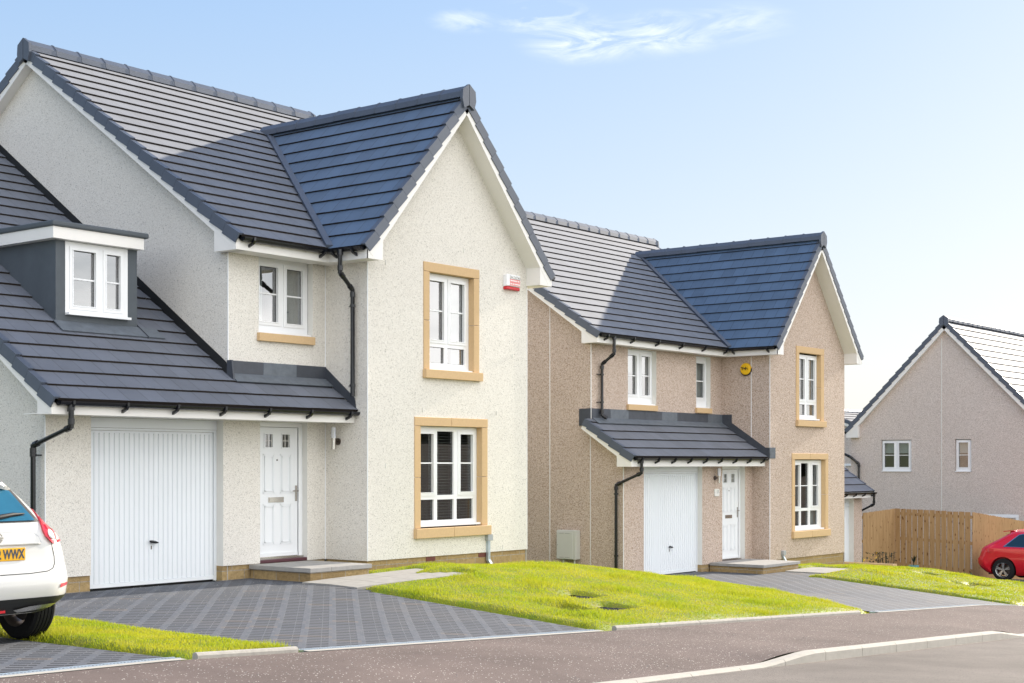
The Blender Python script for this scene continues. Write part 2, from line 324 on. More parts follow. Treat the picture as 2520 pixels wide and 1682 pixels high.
# ---------------------------------------------------------------- mesh builder
class MB:
    def __init__(s, F=None):
        s.v = []; s.f = []; s.mi = []; s.uv = []; s.F = F; s.hasuv = False
    def T(s, p):
        if s.F is None: return tuple(p)
        O, U, Nn = s.F
        return (O[0] + U[0] * p[0] + Nn[0] * p[1], O[1] + U[1] * p[0] + Nn[1] * p[1], O[2] + p[2])
    def add(s, vs, fs, mi=0, uvs=None):
        o = len(s.v); s.v += [s.T(p) for p in vs]
        for i, f in enumerate(fs):
            s.f.append([o + k for k in f]); s.mi.append(mi)
            s.uv.append(uvs[i] if uvs else None)
        if uvs: s.hasuv = True
    def box(s, u0, u1, n0, n1, z0, z1, mi=0):
        vs = [(u, n, z) for z in (z0, z1) for n in (n0, n1) for u in (u0, u1)]
        s.add(vs, [(0, 1, 3, 2), (4, 6, 7, 5), (0, 4, 5, 1), (2, 3, 7, 6), (0, 2, 6, 4), (1, 5, 7, 3)], mi)
    def obox(s, O, ax, r, mi=0):
        (a0, a1), (b0, b1), (c0, c1) = r; O = Vector(O); A, B, Cc = [Vector(x) for x in ax]
        vs = [O + A * a + B * b + Cc * c for c in (c0, c1) for b in (b0, b1) for a in (a0, a1)]
        s.add(vs, [(0, 1, 3, 2), (4, 6, 7, 5), (0, 4, 5, 1), (2, 3, 7, 6), (0, 2, 6, 4), (1, 5, 7, 3)], mi)
    def poly(s, pts, mi=0): s.add(pts, [tuple(range(len(pts)))], mi)
    def prism(s, pts, d, mi=0):          # pts: 3D outline, d: extrusion vector
        n = len(pts); P = [Vector(p) for p in pts]; Q = [p + Vector(d) for p in P]
        fs = [tuple(range(n)), tuple(range(2 * n - 1, n - 1, -1))] + [(i, (i + 1) % n, n + (i + 1) % n, n + i) for i in range(n)]
        s.add(P + Q, fs, mi)
    def tube(s, pts, r, n=12, mi=0, cap=True):
        P = [Vector(p) for p in pts]; rings = []
        up0 = None
        for i, p in enumerate(P):
            if i == 0: d = (P[1] - P[0]).normalized()
            elif i == len(P) - 1: d = (P[-1] - P[-2]).normalized()
            else: d = ((P[i] - P[i - 1]).normalized() + (P[i + 1] - P[i]).normalized()).normalized()
            if up0 is None: up0 = Vector((0, 0, 1)) if abs(d.z) < .9 else Vector((1, 0, 0))
            a = d.cross(up0).normalized(); b = d.cross(a).normalized(); up0 = -b if False else (a.cross(d)).normalized()
            k = 1.0
            if 0 < i < len(P) - 1:
                c = (P[i] - P[i - 1]).normalized().dot((P[i + 1] - P[i]).normalized()); k = 1 / math.sqrt(max(.3, (1 + c) / 2))
            rr = r[i] if isinstance(r, (list, tuple)) else r
            rings.append([p + (a * math.cos(t) + up0 * math.sin(t)) * rr for t in [2 * math.pi * j / n for j in range(n)]])
        vs = [q for R in rings for q in R]; fs = []
        for i in range(len(P) - 1):
            for j in range(n): fs.append((i * n + j, i * n + (j + 1) % n, (i + 1) * n + (j + 1) % n, (i + 1) * n + j))
        if cap: fs += [tuple(range(n)), tuple(range((len(P) - 1) * n, len(P) * n))]
        s.add(vs, fs, mi)
    def wall(s, u0, u1, z0, z1, holes=(), depth=.12, n0=0.0, mi=0, rmi=1):
        us = sorted({u0, u1} | {h[0] for h in holes} | {h[1] for h in holes}); zs = sorted({z0, z1} | {h[2] for h in holes} | {h[3] for h in holes})
        us = [u for u in us if u0 <= u <= u1]; zs = [z for z in zs if z0 <= z <= z1]
        for a, b in zip(us, us[1:]):
            for c, d in zip(zs, zs[1:]):
                m, q = (a + b) / 2, (c + d) / 2
                if any(h[0] < m < h[1] and h[2] < q < h[3] for h in holes): continue
                s.add([(a, n0, c), (b, n0, c), (b, n0, d), (a, n0, d)], [(0, 1, 2, 3)], mi)
        for (a, b, c, d) in holes:
            c2, d2 = max(c, z0), min(d, z1); e = n0 - depth
            if d2 <= c2: continue
            s.add([(a, n0, c2), (a, e, c2), (a, e, d2), (a, n0, d2)], [(0, 1, 2, 3)], rmi)
            s.add([(b, n0, c2), (b, e, c2), (b, e, d2), (b, n0, d2)], [(0, 1, 2, 3)], rmi)
            if d <= z1: s.add([(a, n0, d2), (b, n0, d2), (b, e, d2), (a, e, d2)], [(0, 1, 2, 3)], rmi)
            if c >= z0: s.add([(a, n0, c2), (b, n0, c2), (b, e, c2), (a, e, c2)], [(0, 1, 2, 3)], rmi)
    def build(s, name, mats, parent=None, smooth=False, bevel=0, recalc=True):
        me = bpy.data.meshes.new(name)
        off = parent_off(parent)
        me.from_pydata([(p[0] - off[0], p[1] - off[1], p[2] - off[2]) for p in s.v], [], s.f)
        if isinstance(mats, str): mats = [mats]
        for m in mats: me.materials.append(M[m])
        me.polygons.foreach_set('material_index', s.mi)
        if s.hasuv:
            ul = me.uv_layers.new(name='UVMap'); data = []
            for f, u in zip(s.f, s.uv):
                data += list(sum([list(x) for x in u], [])) if u else [0.0, 0.0] * len(f)
            ul.data.foreach_set('uv', data)
        if recalc:
            bm = bmesh.new(); bm.from_mesh(me); bmesh.ops.recalc_face_normals(bm, faces=bm.faces); bm.to_mesh(me); bm.free()
        if smooth:
            me.polygons.foreach_set('use_smooth', [True] * len(me.polygons))
        o = bpy.data.objects.new(name, me); COL.objects.link(o)
        if smooth == 'auto' or smooth is True and len(s.f) > 0:
            try: me.set_sharp_from_angle(angle=math.radians(40))
            except Exception: pass
        if bevel:
            md = o.modifiers.new('bevel', 'BEVEL'); md.width = bevel; md.segments = 2; md.limit_method = 'ANGLE'
        if parent is not None: o.parent = parent
        return o
OFF = {}
LOCAL = set()
def parent_off(p):
    x = Vector((0, 0, 0)); q = p
    while q is not None:
        if q.name in LOCAL: return x
        q = q.parent
    while p is not None:
        x = x + p.location; p = p.parent
    return x
def tag(o, label=None, cat=None, group=None, kind=None):
    if label: o['label'] = label
    if cat: o['category'] = cat
    if group: o['group'] = group
    if kind: o['kind'] = kind
    return o
def thing(name, label, cat, loc=(0, 0, 0), group=None):
    o = bpy.data.objects.new(name, None); COL.objects.link(o); o.location = loc; o.empty_display_size = .2
    return tag(o, label, cat, group)
def front(Y, X=0.0): return ((X, Y, 0), (1, 0), (0, -1))      # facade facing -Y, u = x
def side(X, Y=0.0): return ((X, Y, 0), (0, 1), (-1, 0))        # facade facing -X, u = y
def text_mesh(name, txt, size, F, u, z, n, mat, parent, ext=.002, sx=1.0, bold=0.0, align='CENTER', smear=None):
    cu = bpy.data.curves.new(name, 'FONT'); cu.body = txt; cu.size = size; cu.extrude = ext; cu.offset = bold; cu.align_x = align; cu.align_y = 'CENTER'
    ob = bpy.data.objects.new(name, cu); COL.objects.link(ob)
    dg = bpy.context.evaluated_depsgraph_get(); dg.update(); me = bpy.data.meshes.new_from_object(ob.evaluated_get(dg))
    bpy.data.objects.remove(ob)
    mb = MB(F); off = parent_off(parent)
    O, U, Nn = F
    for v in me.vertices:
        p = v.co; a = u + p.x * sx; b = n + p.z; c = z + p.y
        v.co = (O[0] + U[0] * a + Nn[0] * b - off[0], O[1] + U[1] * a + Nn[1] * b - off[1], O[2] + c - off[2])
    me.materials.clear(); me.materials.append(M[mat])
    o = bpy.data.objects.new(name, me); COL.objects.link(o); o.parent = parent; return o
# ---------------------------------------------------------------- roof helpers
def clipv(poly, v, keep_above):
    out = []
    n = len(poly)
    for i in range(n):
        a, b = poly[i], poly[(i + 1) % n]
        ia = (a[1] >= v) if keep_above else (a[1] <= v); ib = (b[1] >= v) if keep_above else (b[1] <= v)
        if ia: out.append(a)
        if ia != ib:
            t = (v - a[1]) / (b[1] - a[1]); out.append((a[0] + t * (b[0] - a[0]), v))
    return out
def slope(mb, A, U, V, polys, e, t=.026, skirt=.14):
    """polys: list of convex polygons in (u, v); courses of e metres with raised lower edges"""
    A = Vector(A); U = Vector(U).normalized(); V = Vector(V).normalized(); Nn = U.cross(V)
    if Nn.z < 0: Nn = -Nn
    for poly in polys:
        vmax = max(p[1] for p in poly); vmin = min(p[1] for p in poly); k = int(math.floor(vmin / e + 1e-6))
        while k * e < vmax - 1e-4:
            a, b = k * e, (k + 1) * e
            q = clipv(clipv(poly, a, True), b, False)
            if len(q) >= 3:
                def P(u, v, ex=0): return A + U * u + V * v + Nn * (t * (1 - (v - a) / e) + ex)
                s = [P(*p) for p in q]
                mb.add(s, [tuple(range(len(s)))], 0, [[(p[0], p[1] + .0005) for p in q]])
                lo = [p for p in q if abs(p[1] - a) < 1e-5]
                if len(lo) >= 2:
                    u0 = min(p[0] for p in lo); u1 = max(p[0] for p in lo)
                    # tile butts: individual pieces with a slightly uneven edge
                    w = .30; off = (.15 if k % 2 else 0); j = math.floor((u0 - off) / w); x = u0
                    while x < u1 - 1e-4:
                        nx = min(u1, off + (j + 1) * w); j += 1
                        if nx <= x + 1e-4: continue
                        dj = random.uniform(0, .006)
                        pts = [A + U * x + V * (a + .001) + Nn * (-.012), A + U * (nx - .002) + V * (a + .001) + Nn * (-.012), A + U * (nx - .002) + V * (a - dj) + Nn * (t + .001), A + U * x + V * (a - dj) + Nn * (t + .001)]
                        mb.add(pts, [(0, 1, 2, 3)], 1)
                        pts2 = [A + U * x + V * (a - dj) + Nn * (t + .001), A + U * (nx - .002) + V * (a - dj) + Nn * (t + .001), A + U * (nx - .002) + V * (a + .02) + Nn * (t - .0005), A + U * x + V * (a + .02) + Nn * (t - .0005)]
                        mb.add(pts2, [(0, 1, 2, 3)], 0, [[(x + .01, a + .01), (nx - .01, a + .01), (nx - .01, a + .02), (x + .01, a + .02)]])
                        x = nx
            k += 1
        # underside
        s = [A + U * p[0] + V * p[1] - Nn * .06 for p in poly]; mb.add(s, [tuple(range(len(s)))], 1)
def verge(tb, A, V, Wd, length, e, t=.026, drop=.125):
    """verge caps: A at the foot of the slope on the verge line, V up-slope, Wd outward"""
    V = Vector(V).normalized(); Wd = Vector(Wd).normalized(); Nn = V.cross(Wd)
    if Nn.z < 0: Nn = -Nn
    A = Vector(A); k = 0
    while k * e < length - .02:
        a = k * e - (.0 if k else .0); b = min(length, (k + 1) * e) - .004
        vs = []
        for (sv, ex) in ((a, t + .014), (b, .010)):
            for w0, w1 in ((-.075, .012),):
                vs += [A + V * sv + Wd * w0 + Nn * (ex), A + V * sv + Wd * w1 + Nn * (ex - .004), A + V * (sv + .0) + Wd * w1 + Nn * (ex - drop - .03), A + V * sv + Wd * (w1 - .022) + Nn * (ex - drop - .03), A + V * sv + Wd * (w1 - .022) + Nn * (ex - .03), A + V * sv + Wd * w0 + Nn * (ex - .03)]
        n = 6; fs = [tuple(range(6)), tuple(range(11, 5, -1))] + [(i, (i + 1) % n, n + (i + 1) % n, n + i) for i in range(n)]
        tb.add(vs, fs, 0); k += 1
def barge(mb, A, V, Wd, length, over, top=-.125, h=.10):
    V = Vector(V).normalized(); Wd = Vector(Wd).normalized(); Nn = V.cross(Wd)
    if Nn.z < 0: Nn = -Nn
    mb.obox(A, (V, Wd, Nn), ((0, length), (-.026, -.004), (top - h, top + .05)))
    mb.obox(A, (V, Wd, Nn), ((0, length), (-over, -.0262), (top - h + .004, top - h + .022)))
def ridge(mb, P0, P1, seg=.46, endcaps=(True, True)):
    P0 = Vector(P0); P1 = Vector(P1); d = (P1 - P0); Ln = d.length; d.normalize(); w = d.cross(Vector((0, 0, 1))).normalized()
    n = max(1, round(Ln / seg)); sg = Ln / n
    prof = [(-.155, -.125), (-.145, -.035), (-.055, .055), (.055, .055), (.145, -.035), (.155, -.125)]
    for i in range(n):
        a = P0 + d * (i * sg + .004) + Vector((0, 0, random.uniform(-.004, .004))); pts = [a + w * x + Vector((0, 0, z)) for x, z in prof]
        mb.prism(pts, d * (sg - .008))
        c = P0 + d * ((i + 1) * sg - .012); pts = [c + w * x * 1.03 + Vector((0, 0, z + .006)) for x, z in prof]
        if i < n - 1: mb.prism(pts, d * .024)
        if i < n - 1: mb.obox(c + d * .012 + Vector((0, 0, .062)), (d, w, Vector((0, 0, 1))), ((-.016, .016), (-.03, .03), (-.004, .012)))
    for on, P, sgn in ((endcaps[0], P0, -1), (endcaps[1], P1, 1)):
        if on:
            for m in (-1, 1):
                pts = [P + w * x * m + Vector((0, 0, z)) for x, z in ((.006, .085), (.15, -.01), (.165, -.16), (.12, -.30), (.006, -.24))]
                mb.prism(pts, d * sgn * .05)
def gutter(name, parent, P0, P1, Nn, brackets=.85, ends=True):
    P0 = Vector(P0); P1 = Vector(P1); d = (P1 - P0); Ln = d.length; d.normalize(); Nn = Vector(Nn); Z = Vector((0, 0, 1))
    mb = MB(); r = .058
    arc = [(r + r * math.cos(t), -r * math.sin(t)) for t in [math.pi * i / 10 for i in range(11)]] 
    arc2 = [(r + (r - .006) * math.cos(t), -(r - .006) * math.sin(t)) for t in [math.pi * i / 10 for i in range(10, -1, -1)]]
    mb.prism([P0 + Nn * a + Z * b for a, b in arc + arc2], d * Ln)
    for s in (0, Ln):
        if ends: mb.prism([P0 + d * (s - (.0 if s == 0 else .006)) + Nn * a + Z * b for a, b in arc], d * .006)
    g = mb.build('gutter', 'black_plastic', parent)
    n = max(2, round(Ln / brackets)); 
    prof = [(.0, -.125), (.0, -.085), (.045, -.07), (.10, -.045), (.121, .006), (.129, .006), (.127, -.04), (.095, -.085), (.05, -.105)]
    for i in range(n):
        s = .18 + (Ln - .36) * i / (n - 1); b = MB()
        b.prism([P0 + d * (s - .016) + Nn * a + Z * z for a, z in prof], d * .032); b.build('bracket', 'black_plastic', g)
    return g
# ---------------------------------------------------------------- windows and doors
def window(parent, F, u0, u1, z0, z1, rec, lights, surround=None, sill=None, glassm='glass', inside=None, name='window', upstand=True, rm=.5):
    """lights: (ua, ub, za, zb, sash, bar_z)"""
    holes = [(l[0], l[1], l[2], l[3]) for l in lights]
    f = MB(F)
    f.wall(u0, u1, z0, z1, holes, .045, -rec, 0, 0)
    f.add([(u0, -rec, z0), (u1, -rec, z0), (u1, -rec - .07, z0), (u0, -rec - .07, z0)], [(0, 1, 2, 3)])
    for (a, b, c, d, sash, bar) in lights:
        if sash:
            w = .052
            for (p, q, r, s) in ((a - w, a, c - w, d + w), (b, b + w, c - w, d + w), (a, b, c - w, c), (a, b, d, d + w)):
                f.box(p, q, -rec - .001, -rec + .014, r, s)
            w2 = .014
            for (p, q, r, s) in ((a - w2, a, c - w2, d + w2), (b, b + w2, c - w2, d + w2), (a, b, c - w2, c), (a, b, d, d + w2)):
                f.box(p, q, -rec + .0145, -rec + .021, r, s)
        if bar: f.box(a - .001, b + .001, -rec - .034, -rec - .018, bar - .011, bar + .011)
    if upstand:
        f.box(u0 - .0, u1 + .0, -rec + .0001, -rec + .085, z0 - .028, z0 + .004)
    w = f.build(name, 'upvc', parent)
    for (a, b, c, d, sash, bar) in lights:
        g = MB(F); g.add([(a - .004, -rec - .036, c - .004), (b + .004, -rec - .036, c - .004), (b + .004, -rec - .036, d + .004), (a - .004, -rec - .036, d + .004)], [(0, 1, 2, 3)])
        g.build('pane', glassm, w)
        g = MB(F)      # dark gasket round the glass
        for (p, q, r, s) in ((a, a + .006, c, d), (b - .006, b, c, d), (a, b, c, c + .006), (a, b, d - .006, d)):
            g.box(p, q, -rec - .034, -rec - .030, r, s)
        g.build('gasket', 'dark_rubber', w)
    if surround:
        (s0, s1, t0, t1, o0, o1, q0, q1, jz, split) = surround     # outer u, outer z ; opening u, z ; jamb joint z
        sb = MB(F); m = .021
        if split: 
            mid = (s0 + s1) / 2 - .02; sb.box(s0, mid - .003, -rec, m, q1, t1); sb.box(mid + .003, s1, -rec, m, q1, t1)
        else: sb.box(s0, s1, -rec, m, q1, t1)
        for (a, b) in ((s0 + .003, o0), (o1, s1 - .003)):
            sb.box(a, b, -rec, m - .002, q0, jz - .003); sb.box(a, b, -rec, m - .002, jz + .003, q1 - .004)
        if split:
            sb.box(s0 - .012, mid - .003, -rec, .075, t0, q0 - .005); sb.box(mid + .003, s1 + .03, -rec, .075, t0, q0 - .005)
        else: sb.box(s0 - .012, s1 + .03, -rec, .075, t0, q0 - .005)
        sb.build('stone_surround', 'cast_stone', w, bevel=.006)
    if sill:
        sb = MB(F); sb.box(sill[0], sill[1], -rec + .01, .06, sill[2], sill[3]); sb.build('sill', 'cast_stone', w, bevel=.006)
    r = MB(F)          # room behind the glass
    D = 1.4; e = -rec - .072; a, b, c, d = u0 - rm, u1 + rm, z0 - min(.6, rm * 1.2), z1 + .15 * min(1, rm * 2)
    r.add([(a, e - D, c), (b, e - D, c), (b, e - D, d), (a, e - D, d)], [(0, 1, 2, 3)])
    r.add([(a, e, c), (a, e - D, c), (a, e - D, d), (a, e, d)], [(0, 1, 2, 3)]); r.add([(b, e, c), (b, e - D, c), (b, e - D, d), (b, e, d)], [(0, 1, 2, 3)])
    r.add([(a, e, c), (b, e, c), (b, e - D, c), (a, e - D, c)], [(0, 1, 2, 3)]); r.add([(a, e, d), (b, e, d), (b, e - D, d), (a, e - D, d)], [(0, 1, 2, 3)])
    r.build('room_interior', 'interior', w)
    if inside in ('venetian', 'venetian_dark'):
        bl = MB(F); z = z0 + .06
        while z < z1 - .04:
            bl.add([(u0 + .04, e - .05, z), (u1 - .04, e - .05, z), (u1 - .04, e - .07, z + .002), (u0 + .04, e - .07, z + .002)], [(0, 1, 2, 3)]); bl.box(u0 + .04, u1 - .04, e - .0495, e - .0485, z - .003, z + .003); z += .045
        for t in (.1, .27, .45, .62, .8, .92):
            x = u0 + (u1 - u0) * t; bl.box(x, x + .004, e - .049, e - .046, z0 + .03, z1 - .03)
        bl.build('blind', 'blind', w)
    if inside == 'curtain':
        cb = MB(F)
        for (p, q) in ((u0 - .05, u0 + .28), (u1 - .30, u1 + .05)):
            k = 10; 
            for i in range(k):
                x0 = p + (q - p) * i / k; x1 = p + (q - p) * (i + 1) / k; dd = (.03 if i % 2 else 0)
                cb.add([(x0, e - .06 - dd, z0 - .05), (x1, e - .09 + dd, z0 - .05), (x1, e - .09 + dd, z1), (x0, e - .06 - dd, z1)], [(0, 1, 2, 3)])
        cb.build('curtain', 'curtain', w)
    if inside == 'roller':
        rb = MB(F); rb.box(u0, u1, e - .05, e - .045, z1 - (z1 - z0) * .42, z1); rb.build('blind', 'curtain', w)
    return w
def front_door(parent, F, u0, u1, z0, z1, rec, x):
    """x: leaf left/right, top, bottom"""
    l0, l1, lt, lb = x
    f = MB(F)
    f.box(u0, l0 - .004, -rec - .06, -rec, z0, z1); f.box(l1 + .012, u1, -rec - .06, -rec, z0, z1); f.box(l0 - .0039, l1 + .0119, -rec - .06, -rec, lt + .006, z1)
    f.build('door_frame', 'upvc', parent)
    d = MB(F); n = -rec - .022
    w = l1 - l0
    gz0, gz1 = lt - .29, lt - .10
    cols = ((l0 + w * .13, l0 + w * .41), (l0 + w * .56, l0 + w * .84))
    holes = [(a + .035, b - .035, gz0 + .0, gz1 - .0) for a, b in cols]
    d.wall(l0, l1, lb, lt, holes, .04, n, 0, 0)
    d.add([(l0, n, lb), (l0, n - .04, lb), (l0, n - .04, lt), (l0, n, lt)], [(0, 1, 2, 3)])
    for (a, b) in cols:
        for (r, s) in ((lt - .96, lt - .39), (lb + .17, lb + .76)):
            for (i, t) in ((0, .006), (.03, .012)):
                for (p, q, rr, ss) in ((a + i, a + i + .012, r + i, s - i), (b - i - .012, b - i, r + i, s - i), (a + i, b - i, r + i, r + i + .012), (a + i, b - i, s - i - .012, s - i)):
                    d.box(p, q, n - .001, n + t, rr, ss)
        for (p, q, rr, ss) in ((a + .02, a + .035, gz0 - .015, gz1 + .015), (b - .035, b - .02, gz0 - .015, gz1 + .015), (a + .035, b - .035, gz0 - .015, gz0), (a + .035, b - .035, gz1, gz1 + .015)):
            d.box(p, q, n - .001, n + .012, rr, ss)
    d.box(l0 + .01, l1 - .01, n, n + .022, lb + .0, lb + .05)
    o = d.build('front_door', 'door_white', parent)
    for (a, b) in cols:
        g = MB(F); g.add([(a + .035, n - .02, gz0), (b - .035, n - .02, gz0), (b - .035, n - .02, gz1), (a + .035, n - .02, gz1)], [(0, 1, 2, 3)]); g.build('pane', 'glass', o)
        g = MB(F); m = (a + b) / 2; zz = (gz0 + gz1) / 2; g.box(m - .005, m + .005, n - .018, n - .01, gz0, gz1); g.box(a + .035, b - .035, n - .0175, n - .0105, zz - .005, zz + .005)
        g.box(a + .0355, a + .043, n - .017, n - .008, gz0, gz1); g.box(b - .043, b - .0355, n - .017, n - .008, gz0, gz1)
        g.build('glazing_bar', 'reveal_white', o)
    g = MB(F); g.box(l0 - .0, l1 + .0, n - .9, n - .88, lt - .4, lt); g.build('dark_hall', 'interior', o)
    g = MB(F); c = (l0 + l1) / 2 - .04; g.box(c - .15, c + .15, n, n + .012, lt - 1.09, lt - 1.015); g.box(c - .13, c + .13, n + .0122, n + .018, lt - 1.075, lt - 1.03); g.build('letterbox', 'chrome', o)
    g = MB(F); g.box(l1 - .05, l1 - .015, n, n + .012, lt - 1.08, lt - .85); g.tube([g_ for g_ in ((l1 - .032, n + .012, lt - .93), (l1 - .032, n + .055, lt - .93), (l1 - .14, n + .055, lt - .93))], .010, 8); g.build('handle', 'chrome', o, smooth=True)
    g = MB(F); g.tube([(l0 + w * .48, n - .001, lt - .475), (l0 + w * .48, n + .01, lt - .475)], .012, 10); g.build('spyhole', 'steel_dark', o)
    g = MB(F); g.box(u0, u1, -rec - .06, -rec + .03, lb - .035, lb - .008); g.box(l0, l1, -rec - .05, -rec - .02, lb - .008, lb + .0); g.build('sill_bar', 'chrome', parent)
    g = MB(F); g.box(u0 - .0, u1 + .03, -rec - .05, -rec + .10, lb - .085, lb - .036); g.build('threshold', 'threshold', parent, bevel=.01)
def garage_door(parent, F, u0, u1, z0, z1, rec, hx, hz, ztop, lintel=True):
    f = MB(F)
    f.box(u0, u0 + .045, -rec - .03, -rec + .005, z0, z1); f.box(u1 - .045, u1, -rec - .03, -rec + .005, z0, z1); f.box(u0 + .0451, u1 - .0451, -rec - .03, -rec + .004, z1 - .03, z1)
    if lintel: f.box(u0, u1, -rec - .03, -rec + .012, z1 + .004, ztop)
    f.build('garage_door_frame', 'garage_white', parent)
    d = MB(F); n = -rec - .012; a, b = u0 + .05, u1 - .05; c, e = z0 + .02, z1 - .034
    d.box(a, b, n - .02, n - .006, c, e); d.box(a, b, n - .0059, n + .018, c, c + .05)
    k = round((b - a) / .079); w = (b - a) / k
    for i in range(k):
        x0 = a + i * w; m = .006
        pts = [(x0 + m, n - .006), (x0 + m + .007, n + .010), (x0 + w - m - .007, n + .010), (x0 + w - m, n - .006)]
        vs = [(p[0], p[1], zz) for zz in (c + .052, e - .03) for p in pts]
        d.add(vs, [(0, 1, 5, 4), (1, 2, 6, 5), (2, 3, 7, 6), (4, 5, 6, 7), (0, 3, 2, 1)])
    o = d.build('garage_door', 'garage_white', parent)
    h = MB(F); h.tube([(hx, n + .01, hz), (hx, n + .045, hz)], .014, 10); h.tube([(hx - .055, n + .048, hz + .012), (hx - .02, n + .05, hz + .006), (hx + .04, n + .05, hz - .006), (hx + .09, n + .048, hz - .014)], [.012, .019, .019, .007], 10); h.build('handle', 'black_plastic', o, smooth=True)
    h = MB(F); h.box(hx - .008, hx + .008, n + .010, n + .014, hz - .10, hz - .05); h.build('lock', 'steel_dark', o)
    h = MB(F); h.box(u0, u1, -rec - .25, -rec - .02, z0 - .02, z0 + .018); h.build('door_gap', 'dark_rubber', o)
def downpipe(parent, pts, clips, r=.034):
    p = MB(); 
    P = [Vector(x) for x in pts]
    p.tube(P, r, 14)
    for i in range(1, len(P) - 1):
        for (q, s) in ((P[i - 1], 1), (P[i + 1], 1)):
            d = (q - P[i]).normalized(); a = P[i] + d * .03; b = P[i] + d * .10
            p.tube([a, b], r + .007, 14)
    p.tube([P[0] + Vector((0, 0, .03)), P[0] + Vector((0, 0, -.05))], r + .01, 14)
    dp = p.build('downpipe', 'black_plastic', parent, smooth=True)
    for (c, d) in clips:
        c = Vector(c); d = Vector(d); b = MB(); b.tube([c - Vector((0, 0, .018)), c + Vector((0, 0, .018))], r + .008, 14); b.tube([c, c + d], .009, 8); b.build('pipe_clip', 'black_plastic', dp)
    return dp
# ---------------------------------------------------------------- ground levels
LX = [(-60, 3.2), (-20, 1.2), (6.3, .06), (7.9, .02), (9.4, -.06), (14, -.29), (21, -.65), (26, -.9), (28, -1.06), (36, -1.5), (44, -1.95), (60, -2.7), (120, -5)]
HX = [(-60, 3.2), (-20, 1.2), (6, .1), (8, 0), (13.9, 0), (14.8, .03), (16.6, .067), (19.6, -.07), (21.8, -.34), (24.7, -.70), (28.6, -.73), (30, -.70), (33.8, -.92), (36, -1.32), (38.8, -1.55), (41, -1.62), (43, -1.76), (48, -2.1), (60, -2.9), (120, -5)]
def interp(T, x):
    return float(np.interp(x, [a for a, b in T], [b for a, b in T]))
def G(x, y):
    l = interp(LX, x); h = interp(HX, x)
    t = (y - 9.75) / 4.1
    if t < 0: return l
    t = min(1, t); 
    h2 = h
    if y > 16.5: h2 = h + min(.6, .085 * (y - 16.5))
    return l + (h2 - l) * t
def sm(a, b, x):
    t = max(0, min(1, (x - a) / (b - a))); return t * t * (3 - 2 * t)
KY = 7.22
def raised(x): return max(0., min(1, (x - 13.3) / .95)) * max(0., min(1, (20.75 - x) / .95))
def road_z(x, y): return interp(LX, x) - .155 + .018 * min(max(KY - y, 0), 3.2)
def kerb_top(x): return road_z(x, KY) + .028 + .085 * raised(x)
def path_z(x, y):
    l = interp(LX, x); a = kerb_top(x) - .004
    t = (9.68 - y) / (9.68 - KY - .0); flat_ = l - .018 * (9.68 - y)
    w = sm(.45, 1.0, t) * (1 - raised(x)); end = road_z(x, KY) + .109
    base = l + (end - l) * t
    return base * (1 - w) + (base + (a - end)) * w if True else flat_
def sheet(name, x0, x1, y0, y1, nx, ny, zf, mat, kind='structure', inside=None, parent=None):
    xs = np.linspace(x0, x1, nx + 1); ys = np.linspace(y0, y1, ny + 1)
    vs = [(x, y, zf(x, y)) for y in ys for x in xs]; fs = []
    for j in range(ny):
        for i in range(nx):
            if inside and not inside((xs[i] + xs[i + 1]) / 2, (ys[j] + ys[j + 1]) / 2): continue
            a = j * (nx + 1) + i; fs.append((a, a + 1, a + nx + 2, a + nx + 1))
    mb = MB(); mb.add(vs, fs); o = mb.build(name, mat, parent, recalc=False)
    bm = bmesh.new(); bm.from_mesh(o.data); bmesh.ops.delete(bm, geom=[v for v in bm.verts if not v.link_faces], context='VERTS'); bm.to_mesh(o.data); bm.free()
    o.data.polygons.foreach_set('use_smooth', [True] * len(o.data.polygons))
    return tag(o, kind=kind)
# ground: one sheet to the horizon, below everything laid on it
def gz(x, y):
    if y < KY + .9: return road_z(x, y) - .25
    return min(G(x, y), path_z(x, y) if y < 9.7 else 99) - .05
def warp(n, a, b, lim):
    core = list(np.linspace(a, b, n)); s = (b - a) / n; lo, hi = [], []; x = a; k = s
    while x > -lim: k *= 1.5; x -= k; lo.append(x)
    x = b; k = s
    while x < lim: k *= 1.5; x += k; hi.append(x)
    return lo[::-1] + core + hi
gx = warp(60, -10, 60, 900); gy = warp(70, -5, 30, 900)
mb = MB(); mb.add([(x, y, gz(x, y)) for y in gy for x in gx], [(j * len(gx) + i, j * len(gx) + i + 1, (j + 1) * len(gx) + i + 1, (j + 1) * len(gx) + i) for j in range(len(gy) - 1) for i in range(len(gx) - 1)])
tag(mb.build('ground', 'ground_far', recalc=False), kind='structure')
sheet('road', -14, 70, -2.2, KY - .06, 168, 20, road_z, 'road_tarmac')
sheet('footpath', -8, 62, KY + .065, 9.70, 280, 22, path_z, 'footpath_tarmac')
# driveways
sheet('driveway', 3.2, 8.0, 9.86, 15.9, 30, 40, lambda x, y: G(x, y) + .001, 'paving')
sheet('driveway', 9.4, 14.04, 9.86, 15.92, 40, 50, lambda x, y: G(x, y) + .001, 'paving')
sheet('driveway', 14.04, 14.5, 13.4, 15.92, 6, 30, lambda x, y: G(14.0, y) + .001, 'paving')
def xl2(y): return 21.6 + (24.8 - 21.6) * max(0, min(1, (y - 9.75) / 6.4))
sheet('driveway', 21.5, 27.95, 9.86, 16.62, 64, 60, lambda x, y: G(x, y) + .001, 'paving', inside=lambda x, y: x > xl2(y) - .1)
sheet('driveway', 27.95, 28.9, 14.1, 16.5, 8, 20, lambda x, y: G(27.9, y) + .001, 'paving')
sheet('driveway', 36.6, 44.2, 9.8, 16.4, 30, 30, lambda x, y: G(x, y) + .002, 'drive_tarmac')
